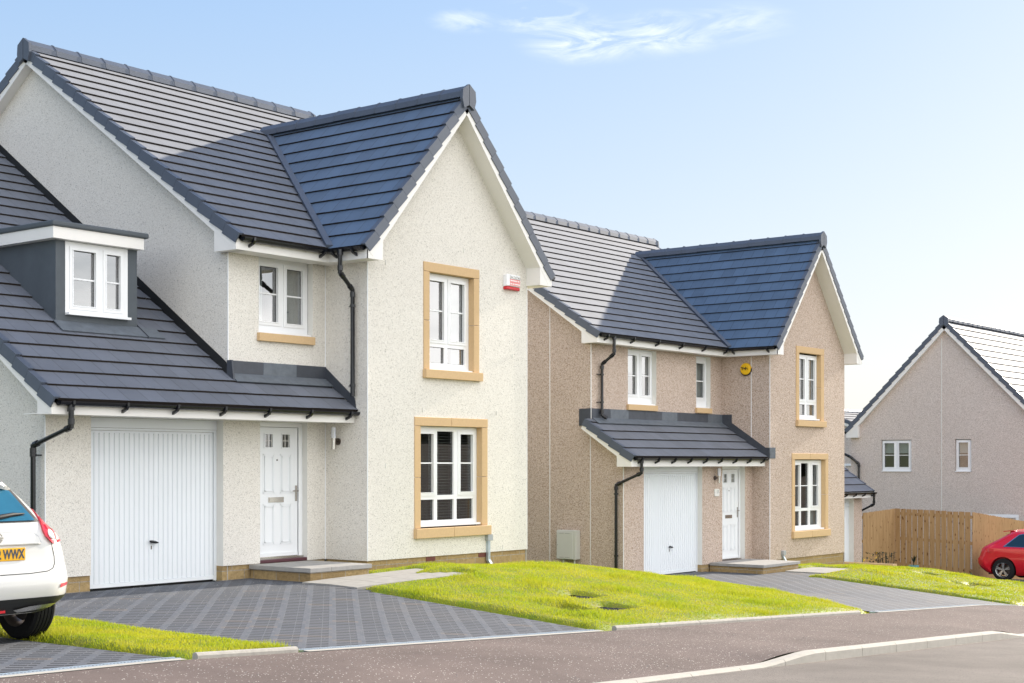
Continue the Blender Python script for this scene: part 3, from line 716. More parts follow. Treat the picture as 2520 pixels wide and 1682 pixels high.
# opposite footpath so the street reads from other viewpoints
sheet('footpath', -14, 60, -6, -2.3, 80, 6, lambda x, y: interp(LX, x) + .0, 'footpath_tarmac')
# ================================================================ HOUSES
WM = ['harl_cream', 'reveal_white']
def lead_poly(parent, pts, d, mat='lead', name='flashing'):
    mb = MB(); mb.prism(pts, d, 0); return mb.build(name, mat, parent)
def house(h):
    """gabled house with a steep front gable, a side-gabled main range and a lower lean-to roof over garage and door"""
    H = thing('house', h['label'], 'house', (h['XL'], h['YM'], h['z0']), 'detached houses along the street')
    XL, XP, XR, YP, YM, YG = h['XL'], h['XP'], h['XR'], h['YP'], h['YM'], h['YG']
    mats = [h['harl'], 'reveal_white']; zr = h['zr']                         # zr: foot of the roughcast
    mM = h['mM']; eY, eZ = h['eaveM']; rY = h['ridgeY']; rZ = eZ + mM * (rY - eY)
    XB = 2 * rY - YM                                                           # back wall y
    def zm(y): return eZ + mM * (min(y, 2 * rY - y) - eY)
    apx, apz = (XP + XR) / 2, h['apexZ']; pX, pZ = h['eaveP']; mP = (apz - pZ) / (apx - pX)
    def zp(x): return pZ + mP * (min(x, 2 * apx - x) - pX)
    # --- walls
    w = MB(front(YM)); zt = zm(YM) - .14
    w.wall(XL, XP, h['wallM0'], zt, h['holesM'], .13)
    w.F = front(YG); w.wall(h['XGL'], XP, zr, h['zGtop'], h['holesG'], .145)
    w.F = front(YP); wt = zp(XP) - .16
    w.wall(XP, XR, zr, wt, h['holesP'], .12)
    w.F = None
    w.poly([(XP, YP, wt), (XR, YP, wt), (apx, YP, apz - .16)])
    w.poly([(XP, YP, zr), (XP, YM, zr), (XP, YM, wt), (XP, YP, wt)])
    w.poly([(XR, YP, zr - .5), (XR, YM, zr - .5), (XR, YM, wt), (XR, YP, wt)])
    # gables of the main range, back wall
    for X in (XL, XR - .002):
        w.poly([(X, YM, h['z0'] + h.get('plinthL', 0)), (X, YM, zt), (X, rY, rZ - .14), (X, XB, zt), (X, XB, h['z0'] + h.get('plinthL', 0))])
    w.poly([(XL, XB, h['z0']), (XR, XB, h['z0']), (XR, XB, zt), (XL, XB, zt)])
    for x in h.get('walls_extra', []): w.poly(x)
    wo = w.build('wall', mats, H)
    # corner beads / joints
    for (x, y, a, c) in h['beads']:
        b = MB(); b.box(x - .006, x + .006, y - .006, y + .006, a, c); b.build('corner_bead', 'upvc', H)
    # plinth
    p = MB(front(YG)); i = .022
    p.wall(h['XGL'] + i, XP, h['z0'] - .4, zr, h['holesG'], .12, -i)
    p.F = front(YP); p.wall(XP + i, XR - i, h['z0'] - .7, zr, (), .1, -i); p.F = None
    p.poly([(XP + i, YP + i, zr - 1), (XP + i, YG, zr - 1), (XP + i, YG, zr), (XP + i, YP + i, zr)])
    p.poly([(h['XGL'] + i, YG + i, zr - 1), (h['XGL'] + i, XB, zr - 1), (h['XGL'] + i, XB, zr), (h['XGL'] + i, YG + i, zr)])
    p.poly([(XR - i, YP + i, zr - 1), (XR - i, XB, zr - 1), (XR - i, XB, zr), (XR - i, YP + i, zr)])
    p.box(XP + .001, XR - .001, YP + .003, YP + .3, zr - .004, zr - .001); p.build('plinth', 'sandstone', H)
    # --- main roof
    eM = h['eM']; vl, vr = h['verge']; Ln = math.hypot(rY - eY, rZ - eZ); Vf = (0, rY - eY, rZ - eZ)
    t = MB(); slope(t, (vl + .05, eY, eZ - .03), (1, 0, 0), Vf, [[(0, 0), (vr - vl - .1, 0), (vr - vl - .1, Ln), (0, Ln)]], eM)
    slope(t, (vl + .05, 2 * rY - eY, eZ - .03), (1, 0, 0), (0, -Vf[1], Vf[2]), [[(0, 0), (vr - vl - .1, 0), (vr - vl - .1, Ln), (0, Ln)]], eM * 2)
    t.build('main_roof', ['tiles_a', 'tile_edge_shade'], H)
    def verge1(*a):
        q = MB(); verge(q, *a); q.build('verge', 'verge_tile', H)
    bg_ = MB()
    for (X, W_, ov) in ((vl, (-1, 0, 0), XL - vl), (vr, (1, 0, 0), vr - XR)):
        for sgn in (1, -1):
            y = eY if sgn > 0 else 2 * rY - eY
            verge1((X, y, eZ - .03), (0, sgn * (rY - eY), rZ - eZ), W_, Ln, eM)
            barge(bg_, (X, y, eZ - .03), (0, sgn * (rY - eY), rZ - eZ), W_, Ln - .03, ov, h=.085)
    rg = MB(); ridge(rg, (vl, rY, rZ + .03), (vr, rY, rZ + .03)); rg.build('main_ridge', 'verge_tile', H)
    # --- front gable roof
    eP = h['eP']; yv = h['yv']; Lp = math.hypot(apx - pX, apz - pZ)
    yb = (pZ - eZ) / mM + eY; yt = (apz - eZ) / mM + eY
    t = MB(); slope(t, (pX, yv + .05, pZ - .03), (0, 1, 0), (apx - pX, 0, apz - pZ), [[(0, 0), (yb - yv - .05, 0), (yt - yv - .05, Lp), (0, Lp)]], eP)
    slope(t, (2 * apx - pX, yv + .05, pZ - .03), (0, 1, 0), (pX - apx, 0, apz - pZ), [[(0, 0), (yb - yv - .05, 0), (yt - yv - .05, Lp), (0, Lp)]], eP)
    t.build('gable_roof', ['tiles_b_shade', 'tile_edge_shade'], H)
    for sgn in (1, -1):
        x = pX if sgn > 0 else 2 * apx - pX
        verge1((x, yv, pZ - .03), (sgn * (apx - pX), 0, apz - pZ), (0, -1, 0), Lp, eP)
        barge(bg_, (x, yv, pZ - .03), (sgn * (apx - pX), 0, apz - pZ), (0, -1, 0), Lp - .04, YP - yv, h=.085)
    rg = MB(); ridge(rg, (apx, yv, apz + .03), (apx, yt + .05, apz + .03), endcaps=(True, False)); rg.build('gable_ridge', 'verge_tile', H)
    # valley trough
    P0 = Vector((pX, yb, eZ)); P1 = Vector((apx, yt, apz)); d = (P1 - P0); L_ = d.length; d.normalize(); sd = d.cross(Vector((0, 0, 1))).normalized(); up = sd.cross(d)
    vm = MB(); vm.obox(P0, (d, sd, up), ((-.02, L_ - .1), (-.05, .05), (-.01, .045))); vm.build('valley', 'verge_tile', H)
    # --- lean-to roof
    gY, gZ = h['eaveG']; mG = h['mG']; gl, gr = h['gx']; yt2 = h['gtopY']; zt2 = gZ + mG * (yt2 - gY); Lg = math.hypot(yt2 - gY, zt2 - gZ)
    Vg = (0, yt2 - gY, zt2 - gZ); kk = math.hypot(YM - gY, mG * (YM - gY))
    polys = [[(0, 0), (XL - gl - .05, 0), (XL - gl - .05, Lg), (0, Lg)], [(XL - gl - .05, 0), (gr - gl - .05, 0), (gr - gl - .05, kk), (XL - gl - .05, kk)]]
    if h['gl_flat']: polys = [[(0, 0), (gr - gl - .05, 0), (gr - gl - .05, kk), (0, kk)]]
    t = MB(); slope(t, (gl + .05, gY, gZ - .03), (1, 0, 0), Vg, polys, eM)
    if not h['gl_flat']:
        slope(t, (gl + .05, 2 * yt2 - gY, gZ - .03), (1, 0, 0), (0, -Vg[1], Vg[2]), [[(0, 0), (XL - gl - .05, 0), (XL - gl - .05, Lg), (0, Lg)]], eM * 2)
        rg = MB(); ridge(rg, (gl, yt2, zt2 + .03), (XL, yt2, zt2 + .03), endcaps=(True, False)); rg.build('garage_ridge', 'verge_tile', H)
    t.build('lean_to_roof', ['tiles_a', 'tile_edge_shade'], H)
    LL = kk if h['gl_flat'] else Lg
    verge1((gl, gY, gZ - .03), Vg, (-1, 0, 0), LL, eM); barge(bg_, (gl, gY, gZ - .03), Vg, (-1, 0, 0), LL - .02, h['XGL'] - gl, h=.085)
    # --- eaves: fascia, soffit, box ends
    def eave_x(x0, x1, yf, ywall, zb, ztop):
        bg_.box(x0, x1, yf, yf + .02, zb, ztop); bg_.box(x0, x1, yf + .02, ywall, zb + .006, zb + .02)
    fy = eY + .06; zb = h['fbM']; sx = pX + .06
    eave_x(vl + .03, sx + .0, fy, YM, zb, eZ - .07)
    bg_.box(sx, sx + .02, yv + .004, fy + .0, zb - .0, pZ - .07); bg_.box(sx + .02, XP, yv + .01, fy + .3, zb + .006, zb + .02)
    rx = 2 * apx - sx; bg_.box(rx - .02, rx, yv + .004, YM, zb, pZ - .07); bg_.box(XR, rx - .02, yv + .01, YM, zb + .006, zb + .02)
    bg_.box(XR - .02, XR - .001, yv + .03, YP - .001, zb + .0, zp(XR) - .17)
    # box ends at the feet of the gable verges
    for a, c in ((sx, XP + .02), (XR - .02, rx)):
        hi = min(zp(a), zp(c)) - .12
        bg_.prism([(a, yv + .008, zb), (c, yv + .008, zb), (c, yv + .008, zp(c) - .15), (a, yv + .008, zp(a) - .15)], (0, .02, 0))
    for (y0, y1, X) in ((fy + .003, YM + .10, vl),):
        bg_.prism([(X + .006, y0, zb), (X + .006, y1, zb), (X + .006, y1, zm(y1) - .16), (X + .006, y0, zm(y0) - .14)], (XL - X - .004, 0, 0))
        bg_.prism([(XL - .03, y0 + .002, zb), (XL - .03, YM + .16, zb), (XL - .03, YM + .16, zm(YM + .16) - .16), (XL - .03, y0 + .002, zm(y0) - .14)], (.026, 0, 0))
    gy = gY + .06; zg = h['fbG']
    eave_x(gl + .03, h['gfr'], gy, YG, zg, gZ - .07)
    def zgf(y): return gZ + mG * (y - gY)
    bg_.prism([(gl + .006, gy + .003, zg), (gl + .006, h['gbox'], zg), (gl + .006, h['gbox'], zgf(h['gbox']) - .14), (gl + .006, gy + .003, zgf(gy) - .14)], (h['XGL'] - gl - .004, 0, 0))
    bg_.build('fascia_and_barge_boards', 'fascia_white', H)
    gutter('gutter', H, (vl + .06, fy, eZ - .045), (sx, fy, eZ - .045), (0, -1, 0))
    gutter('gutter', H, (sx, yv + .05, eZ - .045), (sx, fy + .001, eZ - .045), (-1, 0, 0), brackets=.5)
    gutter('gutter', H, (rx, yv + .01, eZ - .045), (rx, fy + .3, eZ - .045), (1, 0, 0), brackets=.5)
    gutter('gutter', H, (gl + .06, gy, gZ - .045), (h['ggr'], gy, gZ - .045), (0, -1, 0), brackets=h.get('gbr', .8))
    return H
def flashing_band(H, XL, XP, YM, YP, gY, gZ, mG, top, step=1.0, x0=None):
    x0 = XL if x0 is None else x0; zr_ = gZ + mG * (YM - gY) - .03; n = max(3, round((XP - x0) / .62)); w = (XP - x0) / n
    for i in range(n):
        lead_poly(H, [(x0 + i * w + .004, YM - .004, zr_ - .01), (x0 + (i + 1) * w + (.02 if i < n - 1 else 0), YM - .004, zr_ - .01), (x0 + (i + 1) * w + (.02 if i < n - 1 else 0), YM - .004, top), (x0 + i * w + .004, YM - .004, top)], (0, -.012 - (i % 2) * .004, 0), 'lead' if i % 3 != 1 else 'lead_pale')
    # apron dressed over the tiles
    V = Vector((0, 1, mG)).normalized(); Nn = Vector((0, -mG, 1)).normalized()
    m = MB(); m.obox((x0, YM, zr_), (Vector((1, 0, 0)), V, Nn), ((0, XP - x0), (-.20, .0), (.026, .040))); m.build('flashing', 'lead_pale', H)
# ---------------- house 1
z3 = 0.0
h1 = dict(label='cream roughcast house with steep front gable and grey dormer over its garage', XL=13.87, XP=15.774, XR=19.603, YP=15.049, YM=15.917, YG=15.917, z0=-.05, zr=.205,
          harl='harl_cream', mM=.687, eaveM=(15.50, 4.80), ridgeY=20.5, apexZ=7.40, eaveP=(15.42, 4.79), wallM0=2.3,
          holesM=[(14.44, 15.509, 3.50, 4.62)], XGL=10.913, zGtop=2.40,
          holesG=[(11.59, 13.784, -.5, 2.235), (14.468, 15.397, .2, 2.235)],
          holesP=[(16.915, 18.412, .62, 2.22), (17.122, 18.21, 3.05, 4.592)],
          beads=[(13.87, 15.917, 2.9, 4.6), (15.774, 15.049, .205, 4.58), (10.913, 15.917, .2, 2.23), (15.768, 15.913, .2, 4.6), (19.603, 15.049, .2, 4.7)],
          eM=.3193, eP=.2995, verge=(13.70, 19.86), yv=14.75, eaveG=(15.25, 2.436), mG=.69, gx=(10.58, 15.774), gtopY=22.0, gl_flat=False,
          fbM=4.585, fbG=2.232, gfr=15.77, ggr=15.774, gbox=15.60, gbr=.72,
          walls_extra=[[(10.913, 15.917, .2), (10.913, 15.917, 2.42), (10.913, 22.0, 6.9), (10.913, 28.0, 2.42), (10.913, 28.0, .2)],
                       [(10.913, 28.0, 0), (13.87, 28.0, 0), (13.87, 28.0, 2.42), (10.913, 28.0, 2.42)], [(13.871, 25, 0), (13.871, 28, 0), (13.871, 28, 2.5), (13.871, 25, 4.5)]])
H1 = house(h1)
flashing_band(H1, 13.87, 15.774, 15.917, 15.049, 15.25, 2.436, .69, 3.08, x0=13.88)
lead_poly(H1, [(15.77, 15.917, 2.88), (15.77, 15.917, 3.08), (15.77, 15.30, 2.60), (15.77, 15.27, 2.44)], (-.014, 0, 0))
# flashing up the main gable, painted black as the gap shadow beside the garage roof
_k = 0.69
lead_poly(H1, [(13.868, 15.88, 2.85), (13.868, 15.95, 3.06), (13.868, 22.0, 7.20), (13.868, 22.0, 7.06)], (-.012, 0, 0), 'trim_black')
lead_poly(H1, [(13.88, 15.92, 2.88), (13.88, 15.78, 2.80), (13.88, 15.82, 3.08), (13.88, 15.92, 3.08)], (-.03, 0, 0))
YD = 15.917
F1 = front(15.917); FP1 = front(15.049)
garage_door(H1, F1, 11.61, 13.784, 0.0, 2.10, .147, 12.66, .585, 2.232)
front_door(H1, F1, 14.468, 15.397, .2, 2.232, .105, (14.535, 15.317, 2.16, .285))
window(H1, F1, 14.44, 15.50, 3.535, 4.617, .103, [(14.535, 14.896, 3.688, 4.484, True, 4.095), (15.065, 15.39, 3.686, 4.484, True, 4.092)], sill=(14.41, 15.51, 3.388, 3.505), inside='curtain', glassm='glass_sky')
window(H1, FP1, 17.132, 18.215, 3.10, 4.578, .10, [(17.20, 17.585, 3.558, 4.468, True, 4.012), (17.742, 18.078, 3.557, 4.469, True, 4.016), (17.20, 17.607, 3.195, 3.443, False, None), (17.685, 18.101, 3.195, 3.443, False, None)],
       surround=(17.0, 18.335, 2.944, 4.725, 17.132, 18.20, 3.082, 4.582, 3.83, False), inside='curtain', glassm='glass_sky')
window(H1, FP1, 16.925, 18.42, .69, 2.205, .10, [(16.99, 17.335, 1.187, 2.092, True, 1.64), (17.44, 17.835, 1.142, 2.135, False, 1.64), (17.983, 18.291, 1.187, 2.095, True, 1.64), (16.99, 17.36, .757, 1.075, False, None), (17.44, 17.835, .753, 1.072, False, None), (17.91, 18.311, .755, 1.075, False, None)],
       surround=(16.793, 18.546, .492, 2.345, 16.925, 18.402, .645, 2.21, 1.42, True), inside='venetian')
# plinth air bricks
for u in (17.09, 18.36):
    m = MB(FP1)
    for r_ in range(3):
        for c_ in range(5): m.box(u + c_ * .042, u + c_ * .042 + .034, -.02, -.012, .135 + r_ * .021, .135 + r_ * .021 + .015)
    m.box(u - .004, u + .21, -.021, -.016, .13, .20); m.build('air_brick', 'terracotta_vent', H1)
downpipe(H1, [(15.36, 15.20, 4.70), (15.36, 15.20, 4.40), (15.69, 15.27, 4.18), (15.69, 15.27, 2.62)], [((15.69, 15.27, 3.95), (.07, .14, 0)), ((15.69, 15.27, 2.78), (.07, .14, 0))])
downpipe(H1, [(10.82, 15.25, 2.33), (10.82, 15.25, 2.08), (10.79, 15.99, 1.86), (10.79, 15.99, -.02)], [((10.79, 15.99, 1.74), (.12, .0, 0)), ((10.79, 15.99, .45), (.12, 0, 0))])
for u, z in ((17.08, .27), (18.95, .27), (16.98, 2.45), (18.78, 2.45), (16.15, 4.62), (17.95, 5.0), (16.15, 1.6), (19.2, 3.4)):
    m = MB(FP1); m.box(u, u + .012, .0, .012, z - .035, z + .035); m.build('weep_vent', 'reveal_white', H1)
# doorstep
def doorstep(H, x0, x1, y0, y1, top, bot):
    m = MB(); n = 3; w = (x1 - x0) / n
    for i in range(n): m.box(x0 + i * w + .001, x0 + (i + 1) * w - .001, y0, y1, top - .062, top)
    s = m.build('doorstep', 'slab', H, bevel=.006)
    m = MB(); m.box(x0 + .035, x1 - .03, y0 + .035, y1, bot, top - .063); m.build('step_base', 'sandstone', s)
doorstep(H1, 14.25, 15.47, 14.67, 15.91, .20, -.15)
# dormer on the garage roof
D = MB(front(16.816)); D.wall(11.69, 13.006, 3.30, 4.62, [(11.835, 12.85, 3.62, 4.595)], .03, 0, 0, 0); D.F = None
for X in (11.69, 13.006): D.poly([(X, 16.816, 3.2), (X, 16.816, 4.62), (X, 19.0, 4.62), (X, 19.0, 4.6)])
D.box(11.70, 12.99, 18.9, 19.0, 3.9, 4.6)
dm = D.build('dormer', 'dormer_grey', H1)
D = MB(); D.box(11.572, 13.035, 16.70, 19.2, 4.597, 4.75); D.build('dormer_fascia', 'fascia_white', dm)
D = MB(); D.prism([(11.545, 16.665, 4.752), (11.545, 19.3, 4.752), (13.10, 19.3, 4.752), (13.10, 16.665, 4.752)], (0, 0, .075)); D.build('dormer_roof', 'dormer_grey', dm, bevel=.02)
V = Vector((0, 1, .69)).normalized(); Nn = Vector((0, -.69, 1)).normalized(); zz = 2.436 + .69 * (16.816 - 15.25) - .03
D = MB(); D.obox((11.70, 16.816, zz), (Vector((1, 0, 0)), V, Nn), ((-.05, 1.62), (-.24, .02), (.028, .042))); D.build('dormer_flashing', 'lead_pale', dm)
D = MB(); D.obox((13.02, 16.816, zz), (Vector((1, 0, 0)), V, Nn), ((0, .012), (-.25, .10), (.0, .055))); D.build('dormer_flashing', 'lead', dm)
window(H1, front(16.816), 11.838, 12.848, 3.64, 4.592, .0, [(11.955, 12.312, 3.747, 4.482, True, 4.105), (12.489, 12.717, 3.747, 4.482, True, 4.108)], glassm='glass_sky', inside=None, rm=.03)
# ---------------- house 2
h2 = dict(label='buff roughcast house with steep front gable, seen beyond the cream one', XL=24.72, XP=29.986, XR=33.814, YP=16.095, YM=17.335, YG=16.54, z0=-.85, zr=-.567,
          harl='harl_buff', mM=.687, eaveM=(16.98, 4.28), ridgeY=21.85, apexZ=6.96, eaveP=(29.67, 4.27), wallM0=2.2,
          holesM=[(26.07, 27.18, 2.87, 4.05), (28.84, 29.472, 2.87, 4.05)], XGL=24.715, zGtop=1.9,
          holesG=[(25.46, 27.768, -1.5, 1.565), (28.628, 29.643, -.6, 1.565)],
          holesP=[(31.168, 32.758, .03, 1.73), (31.383, 32.517, 2.63, 4.232)],
          beads=[(24.72, 17.335, 2.55, 4.07), (29.986, 16.095, -.56, 4.07), (24.715, 16.54, -.56, 1.56), (29.98, 16.566, 2.2, 4.07), (24.716, 18.373, -.6, 5.0), (24.716, 17.345, -.57, 2.3)],
          eM=.3193, eP=.2995, verge=(24.52, 34.1), yv=15.75, eaveG=(16.15, 1.79), mG=.648, gx=(24.50, 29.986), gtopY=17.335, gl_flat=True,
          fbM=4.068, fbG=1.565, gfr=29.98, ggr=29.95, gbox=16.56, gbr=.6, plinthL=.28,
          walls_extra=[[(24.715, 16.54, -.567), (24.715, 17.336, -.567), (24.715, 17.336, 2.5), (24.715, 16.54, 1.95)]])
H2 = house(h2)
flashing_band(H2, 24.72, 29.986, 17.335, 16.095, 16.15, 1.79, .648, 2.752, x0=24.735)
lead_poly(H2, [(24.716, 17.335, 2.40), (24.716, 17.62, 2.40), (24.716, 17.62, 2.745), (24.716, 17.335, 2.752)], (-.015, 0, 0))
lead_poly(H2, [(29.984, 17.335, 2.50), (29.984, 17.335, 2.752), (29.984, 17.07, 2.752), (29.984, 17.07, 2.56), (29.984, 16.20, 1.985), (29.984, 16.10, 1.985), (29.984, 16.10, 1.74)], (-.016, 0, 0))
lead_poly(H2, [(29.97, 16.093, 1.74), (30.23, 16.093, 1.74), (30.23, 16.093, 1.99), (29.97, 16.093, 1.985)], (0, -.012, 0), 'lead_pale')
F2 = front(16.54); FP2 = front(16.095); FM2 = front(17.335)
garage_door(H2, F2, 25.50, 27.768, -.715, 1.45, .12, 26.63, -.13, 1.565)
front_door(H2, F2, 28.628, 29.67, -.6, 1.565, .12, (28.79, 29.571, 1.49, -.50))
window(H2, FM2, 26.07, 27.18, 2.905, 4.047, .11, [(26.16, 26.55, 3.10, 3.93, True, 3.50), (26.745, 27.067, 3.095, 3.93, True, 3.515)], sill=(26.02, 27.16, 2.755, 2.875), glassm='glass_sky', inside='roller')
window(H2, FM2, 28.84, 29.468, 2.905, 4.047, .11, [(29.0, 29.357, 3.125, 3.90, True, 3.50)], sill=(28.79, 29.46, 2.765, 2.88), inside='curtain')
window(H2, FP2, 31.393, 32.51, 2.68, 4.19, .10, [(31.46, 31.86, 3.14, 4.09, True, 3.62), (32.04, 32.38, 3.14, 4.09, True, 3.62), (31.46, 31.90, 2.77, 3.02, False, None), (31.98, 32.40, 2.77, 3.02, False, None)],
       surround=(31.245, 32.675, 2.493, 4.37, 31.393, 32.507, 2.64, 4.222, 3.43, False), inside='curtain', glassm='glass_sky')
window(H2, FP2, 31.178, 32.748, .08, 1.70, .10, [(31.25, 31.60, .62, 1.59, True, 1.10), (31.70, 32.075, .575, 1.63, False, 1.10), (32.26, 32.558, .62, 1.59, True, 1.10), (31.25, 31.62, .165, .505, False, None), (31.70, 32.075, .165, .505, False, None), (32.17, 32.55, .165, .505, False, None)],
       surround=(31.037, 32.90, -.113, 1.86, 31.178, 32.748, .05, 1.72, .88, True), inside='curtain')
downpipe(H2, [(25.02, 16.97, 4.20), (25.02, 16.97, 3.86), (25.02, 17.27, 3.66), (25.02, 17.27, 2.62), (25.06, 17.17, 2.55)], [((25.02, 17.27, 3.45), (-.12, .05, 0)), ((25.02, 17.27, 2.88), (-.12, .05, 0))])
downpipe(H2, [(24.78, 16.15, 1.68), (24.78, 16.15, 1.44), (24.63, 16.66, 1.20), (24.63, 16.66, -.78)], [((24.63, 16.66, 1.02), (.08, -.0, 0)), ((24.63, 16.66, -.22), (.08, 0, 0))])
doorstep(H2, 28.05, 29.73, 15.20, 16.53, -.53, -.9)
# ================================================================ fittings on the walls
def wall_lamp(label, F, u, z, n_off, side_=1, parent=None):
    O, U, Nn = F; base = (O[0] + U[0] * u, O[1] + U[1] * u, z)
    T_ = thing('wall_lamp', label, 'lamp', base, 'cylindrical wall lamps')
    cu, cn = u, n_off
    m = MB(F); m.tube([(cu, cn, z + .03), (cu, cn, z + .19)], .033, 16); m.build('lamp_shade', 'lamp_shade', T_, smooth=True)
    m = MB(F); m.tube([(cu, cn, z - .135), (cu, cn, z + .029)], .034, 16); m.tube([(cu, cn, z + .1901), (cu, cn, z + .196)], .036, 16)
    for a in (0, 2.1, 4.2): m.tube([(cu + .036 * math.cos(a), cn + .036 * math.sin(a), z + .02), (cu + .036 * math.cos(a), cn + .036 * math.sin(a), z + .205)], .005, 6)
    m.build('lamp_body', 'chrome', T_, smooth=True)
    m = MB(F); m.tube([(cu + side_ * .0, .0, z - .02), (cu, .022, z - .02)], .052, 20); m.tube([(cu, .022, z - .02), (cu, cn, z - .02)], .014, 8); m.build('wall_plate', 'steel_dark', T_, smooth=True)
    return T_
wall_lamp('steel cylinder wall lamp on the cream house, right of its white front door', side(15.774), 15.645, 1.98, .10)
wall_lamp('steel cylinder wall lamp on the buff house, left of its white front door', front(16.54), 28.30, 1.33, .11)
FA = FP1
A = thing('alarm_box', 'white and red alarm box high on the cream gable, beside the upper window', 'alarm box', (19.16, 15.049, 4.6))
m = MB(FA); m.prism([(18.965, .0, 4.525), (19.365, .0, 4.525), (19.355, .055, 4.535), (19.02, .085, 4.535), (18.975, .07, 4.535)], (0, 0, .19)); m.build('casing', 'alarm_white', A, bevel=.008)
m = MB(FA); m.prism([(18.965, .0, 4.474), (19.365, .0, 4.474), (19.35, .05, 4.48), (19.02, .08, 4.48), (18.975, .065, 4.48)], (0, 0, .05)); m.build('strobe', 'alarm_red', A, bevel=.01)
# label panel: the casing front leans slightly, so use its own frame
p0 = Vector((19.02, -.085 + 15.049, 0)); p1 = Vector((19.355, -.055 + 15.049, 0)); dU = (p1 - p0).normalized(); nU = Vector((dU.y, -dU.x, 0))
FL = ((p0.x, p0.y, 0), (dU.x, dU.y), (nU.x, nU.y))
m = MB(FL); m.box(.02, .32, 0, .004, 4.65, 4.705); m.build('label_strip', 'letter_grey', A)
m = MB(FL); m.box(.02, .32, 0, .004, 4.60, 4.648); m.box(.02, .32, 0, .004, 4.548, 4.596); m.build('label_strip', 'alarm_pink', A)
text_mesh('lettering', 'CONTACT', .066, FL, .17, 4.676, .005, 'letter_white', A, sx=.92, bold=.002)
m = MB(FL)
for k, zz_ in ((0, 4.612), (1, 4.56)):
    x = .03
    while x < .30:
        w_ = random.uniform(.010, .016); m.box(x, x + w_, .004, .006, zz_, zz_ + .024); x += w_ + .006 + (.012 if random.random() < .12 else 0)
m.build('small_print', 'letter_white', A)
Yb = thing('alarm_box', 'round yellow alarm box high on the side wall of the buff house', 'alarm box', (29.986, 16.69, 3.78))
m = MB(side(29.986)); n_ = 32; Rr = .135
for (r0, r1, n0, n1) in ((Rr, Rr, 0, .05), (Rr, Rr * .93, .05, .068), (Rr * .93, Rr * .80, .068, .075), (Rr * .80, 0.001, .075, .0752)):
    vs = [(16.69 + r * math.cos(2 * math.pi * i / n_), nn, 3.785 + r * math.sin(2 * math.pi * i / n_)) for (r, nn) in ((r0, n0), (r1, n1)) for i in range(n_)]
    m.add(vs, [(i, (i + 1) % n_, n_ + (i + 1) % n_, n_ + i) for i in range(n_)])
m.build('casing', 'alarm_yellow', Yb, smooth=True)
m = MB(side(29.986)); m.tube([(16.69, .0, 3.765), (16.69, .045, 3.765)], .138, 30); m.build('base', 'letter_black', Yb, smooth=True)
FY = ((29.986, 0, 0), (0, -1), (-1, 0))     # u runs right as seen from the street
text_mesh('lettering', 'Yale', .098, FY, -16.705, 3.79, .077, 'letter_black', Yb, bold=.005)
Hn = thing('house_number', 'small white house number plaque on the pier by the buff house door', 'house number', (28.37, 16.54, .98))
m = MB(F2); m.prism([(28.265, 0, 1.055), (28.265, 0, .925), (28.30, 0, .908), (28.44, 0, .908), (28.475, 0, .925), (28.475, 0, 1.055), (28.44, 0, 1.07), (28.30, 0, 1.07)], (0, .02, 0)); m.build('plaque', 'reveal_white', Hn)
text_mesh('number', '1', .10, F2, 28.37, 1.0, .021, 'letter_grey', Hn, bold=.001)
text_mesh('number', '7', .10, F2, 28.42, 1.0, .021, 'letter_grey', Hn, bold=.0)
m = MB(F2); m.box(28.262, 28.285, .02, .024, .985, .992); m.box(28.45, 28.478, .02, .024, .985, .992); m.build('plaque_line', 'letter_grey', Hn)
# external meter box
FS = side(24.718)
Mt = thing('meter_box', 'pale grey meter box on two pipes, on the shaded side wall of the buff house', 'meter box', (24.6, 17.84, -.5))
m = MB(FS); m.box(17.60, 18.085, 0, .16, -.335, .262); m.build('casing', 'meter_box_grey', Mt, bevel=.01)
m = MB(FS); m.box(17.675, 18.075, .16, .175, -.325, .225); m.build('door', 'meter_box_grey', Mt, bevel=.006)
m = MB(FS)
for zz_ in (.195, -.295):
    for ya_, yb_ in ((17.74, 17.86), (17.89, 18.0)): m = MB(FS); m.box(ya_, yb_, .175, .178, zz_, zz_ + .008); m.build('vent_slot', 'letter_grey', Mt)
m = MB(FS); m.box(18.04, 18.055, .175, .179, -.05, -.03); m.build('lock', 'letter_grey', Mt)
m = MB(FS); m.tube([(17.96, .09, -.335), (17.96, .09, -.62)], .024, 10); m.tube([(17.68, .09, -.335), (17.68, .09, -.80)], .022, 10); m.build('pipe', 'meter_box_grey', Mt, smooth=True)
m = MB(FS); m.tube([(17.96, .09, -.50), (17.96, .09, -.70)], .028, 10); m.build('pipe_sleeve', 'letter_black', Mt, smooth=True)
def conduit(label, F, u, ztop, zmid, zbot, out_):
    O, U, Nn = F; T_ = thing('cable_duct', label, 'cable duct', (O[0] + U[0] * u, O[1] + U[1] * u, zbot), 'cable ducts low on the front walls')
    m = MB(F); m.box(u - .062, u + .062, .0, .07, ztop - .105, ztop); m.build('junction_box', 'grey_plastic', T_, bevel=.006)
    m = MB(F); m.box(u - .035, u + .02, .0, .045, zmid, ztop - .11); m.build('duct', 'galvanised', T_)
    m = MB(F); m.prism([(u - .04, .0, zmid), (u + .02, .0, zmid), (u + .02, .05, zmid), (u - .04, .05, zmid)], (.09, out_, zbot - zmid)); m.build('duct_foot', 'galvanised', T_)
conduit('grey cable duct running down the cream wall into the lawn', FP1, 18.56, .497, .085, -.09, .06)
conduit('small grey cable box and duct above the buff house step', FP2, 30.58, -.37, -.50, -.72, .08)
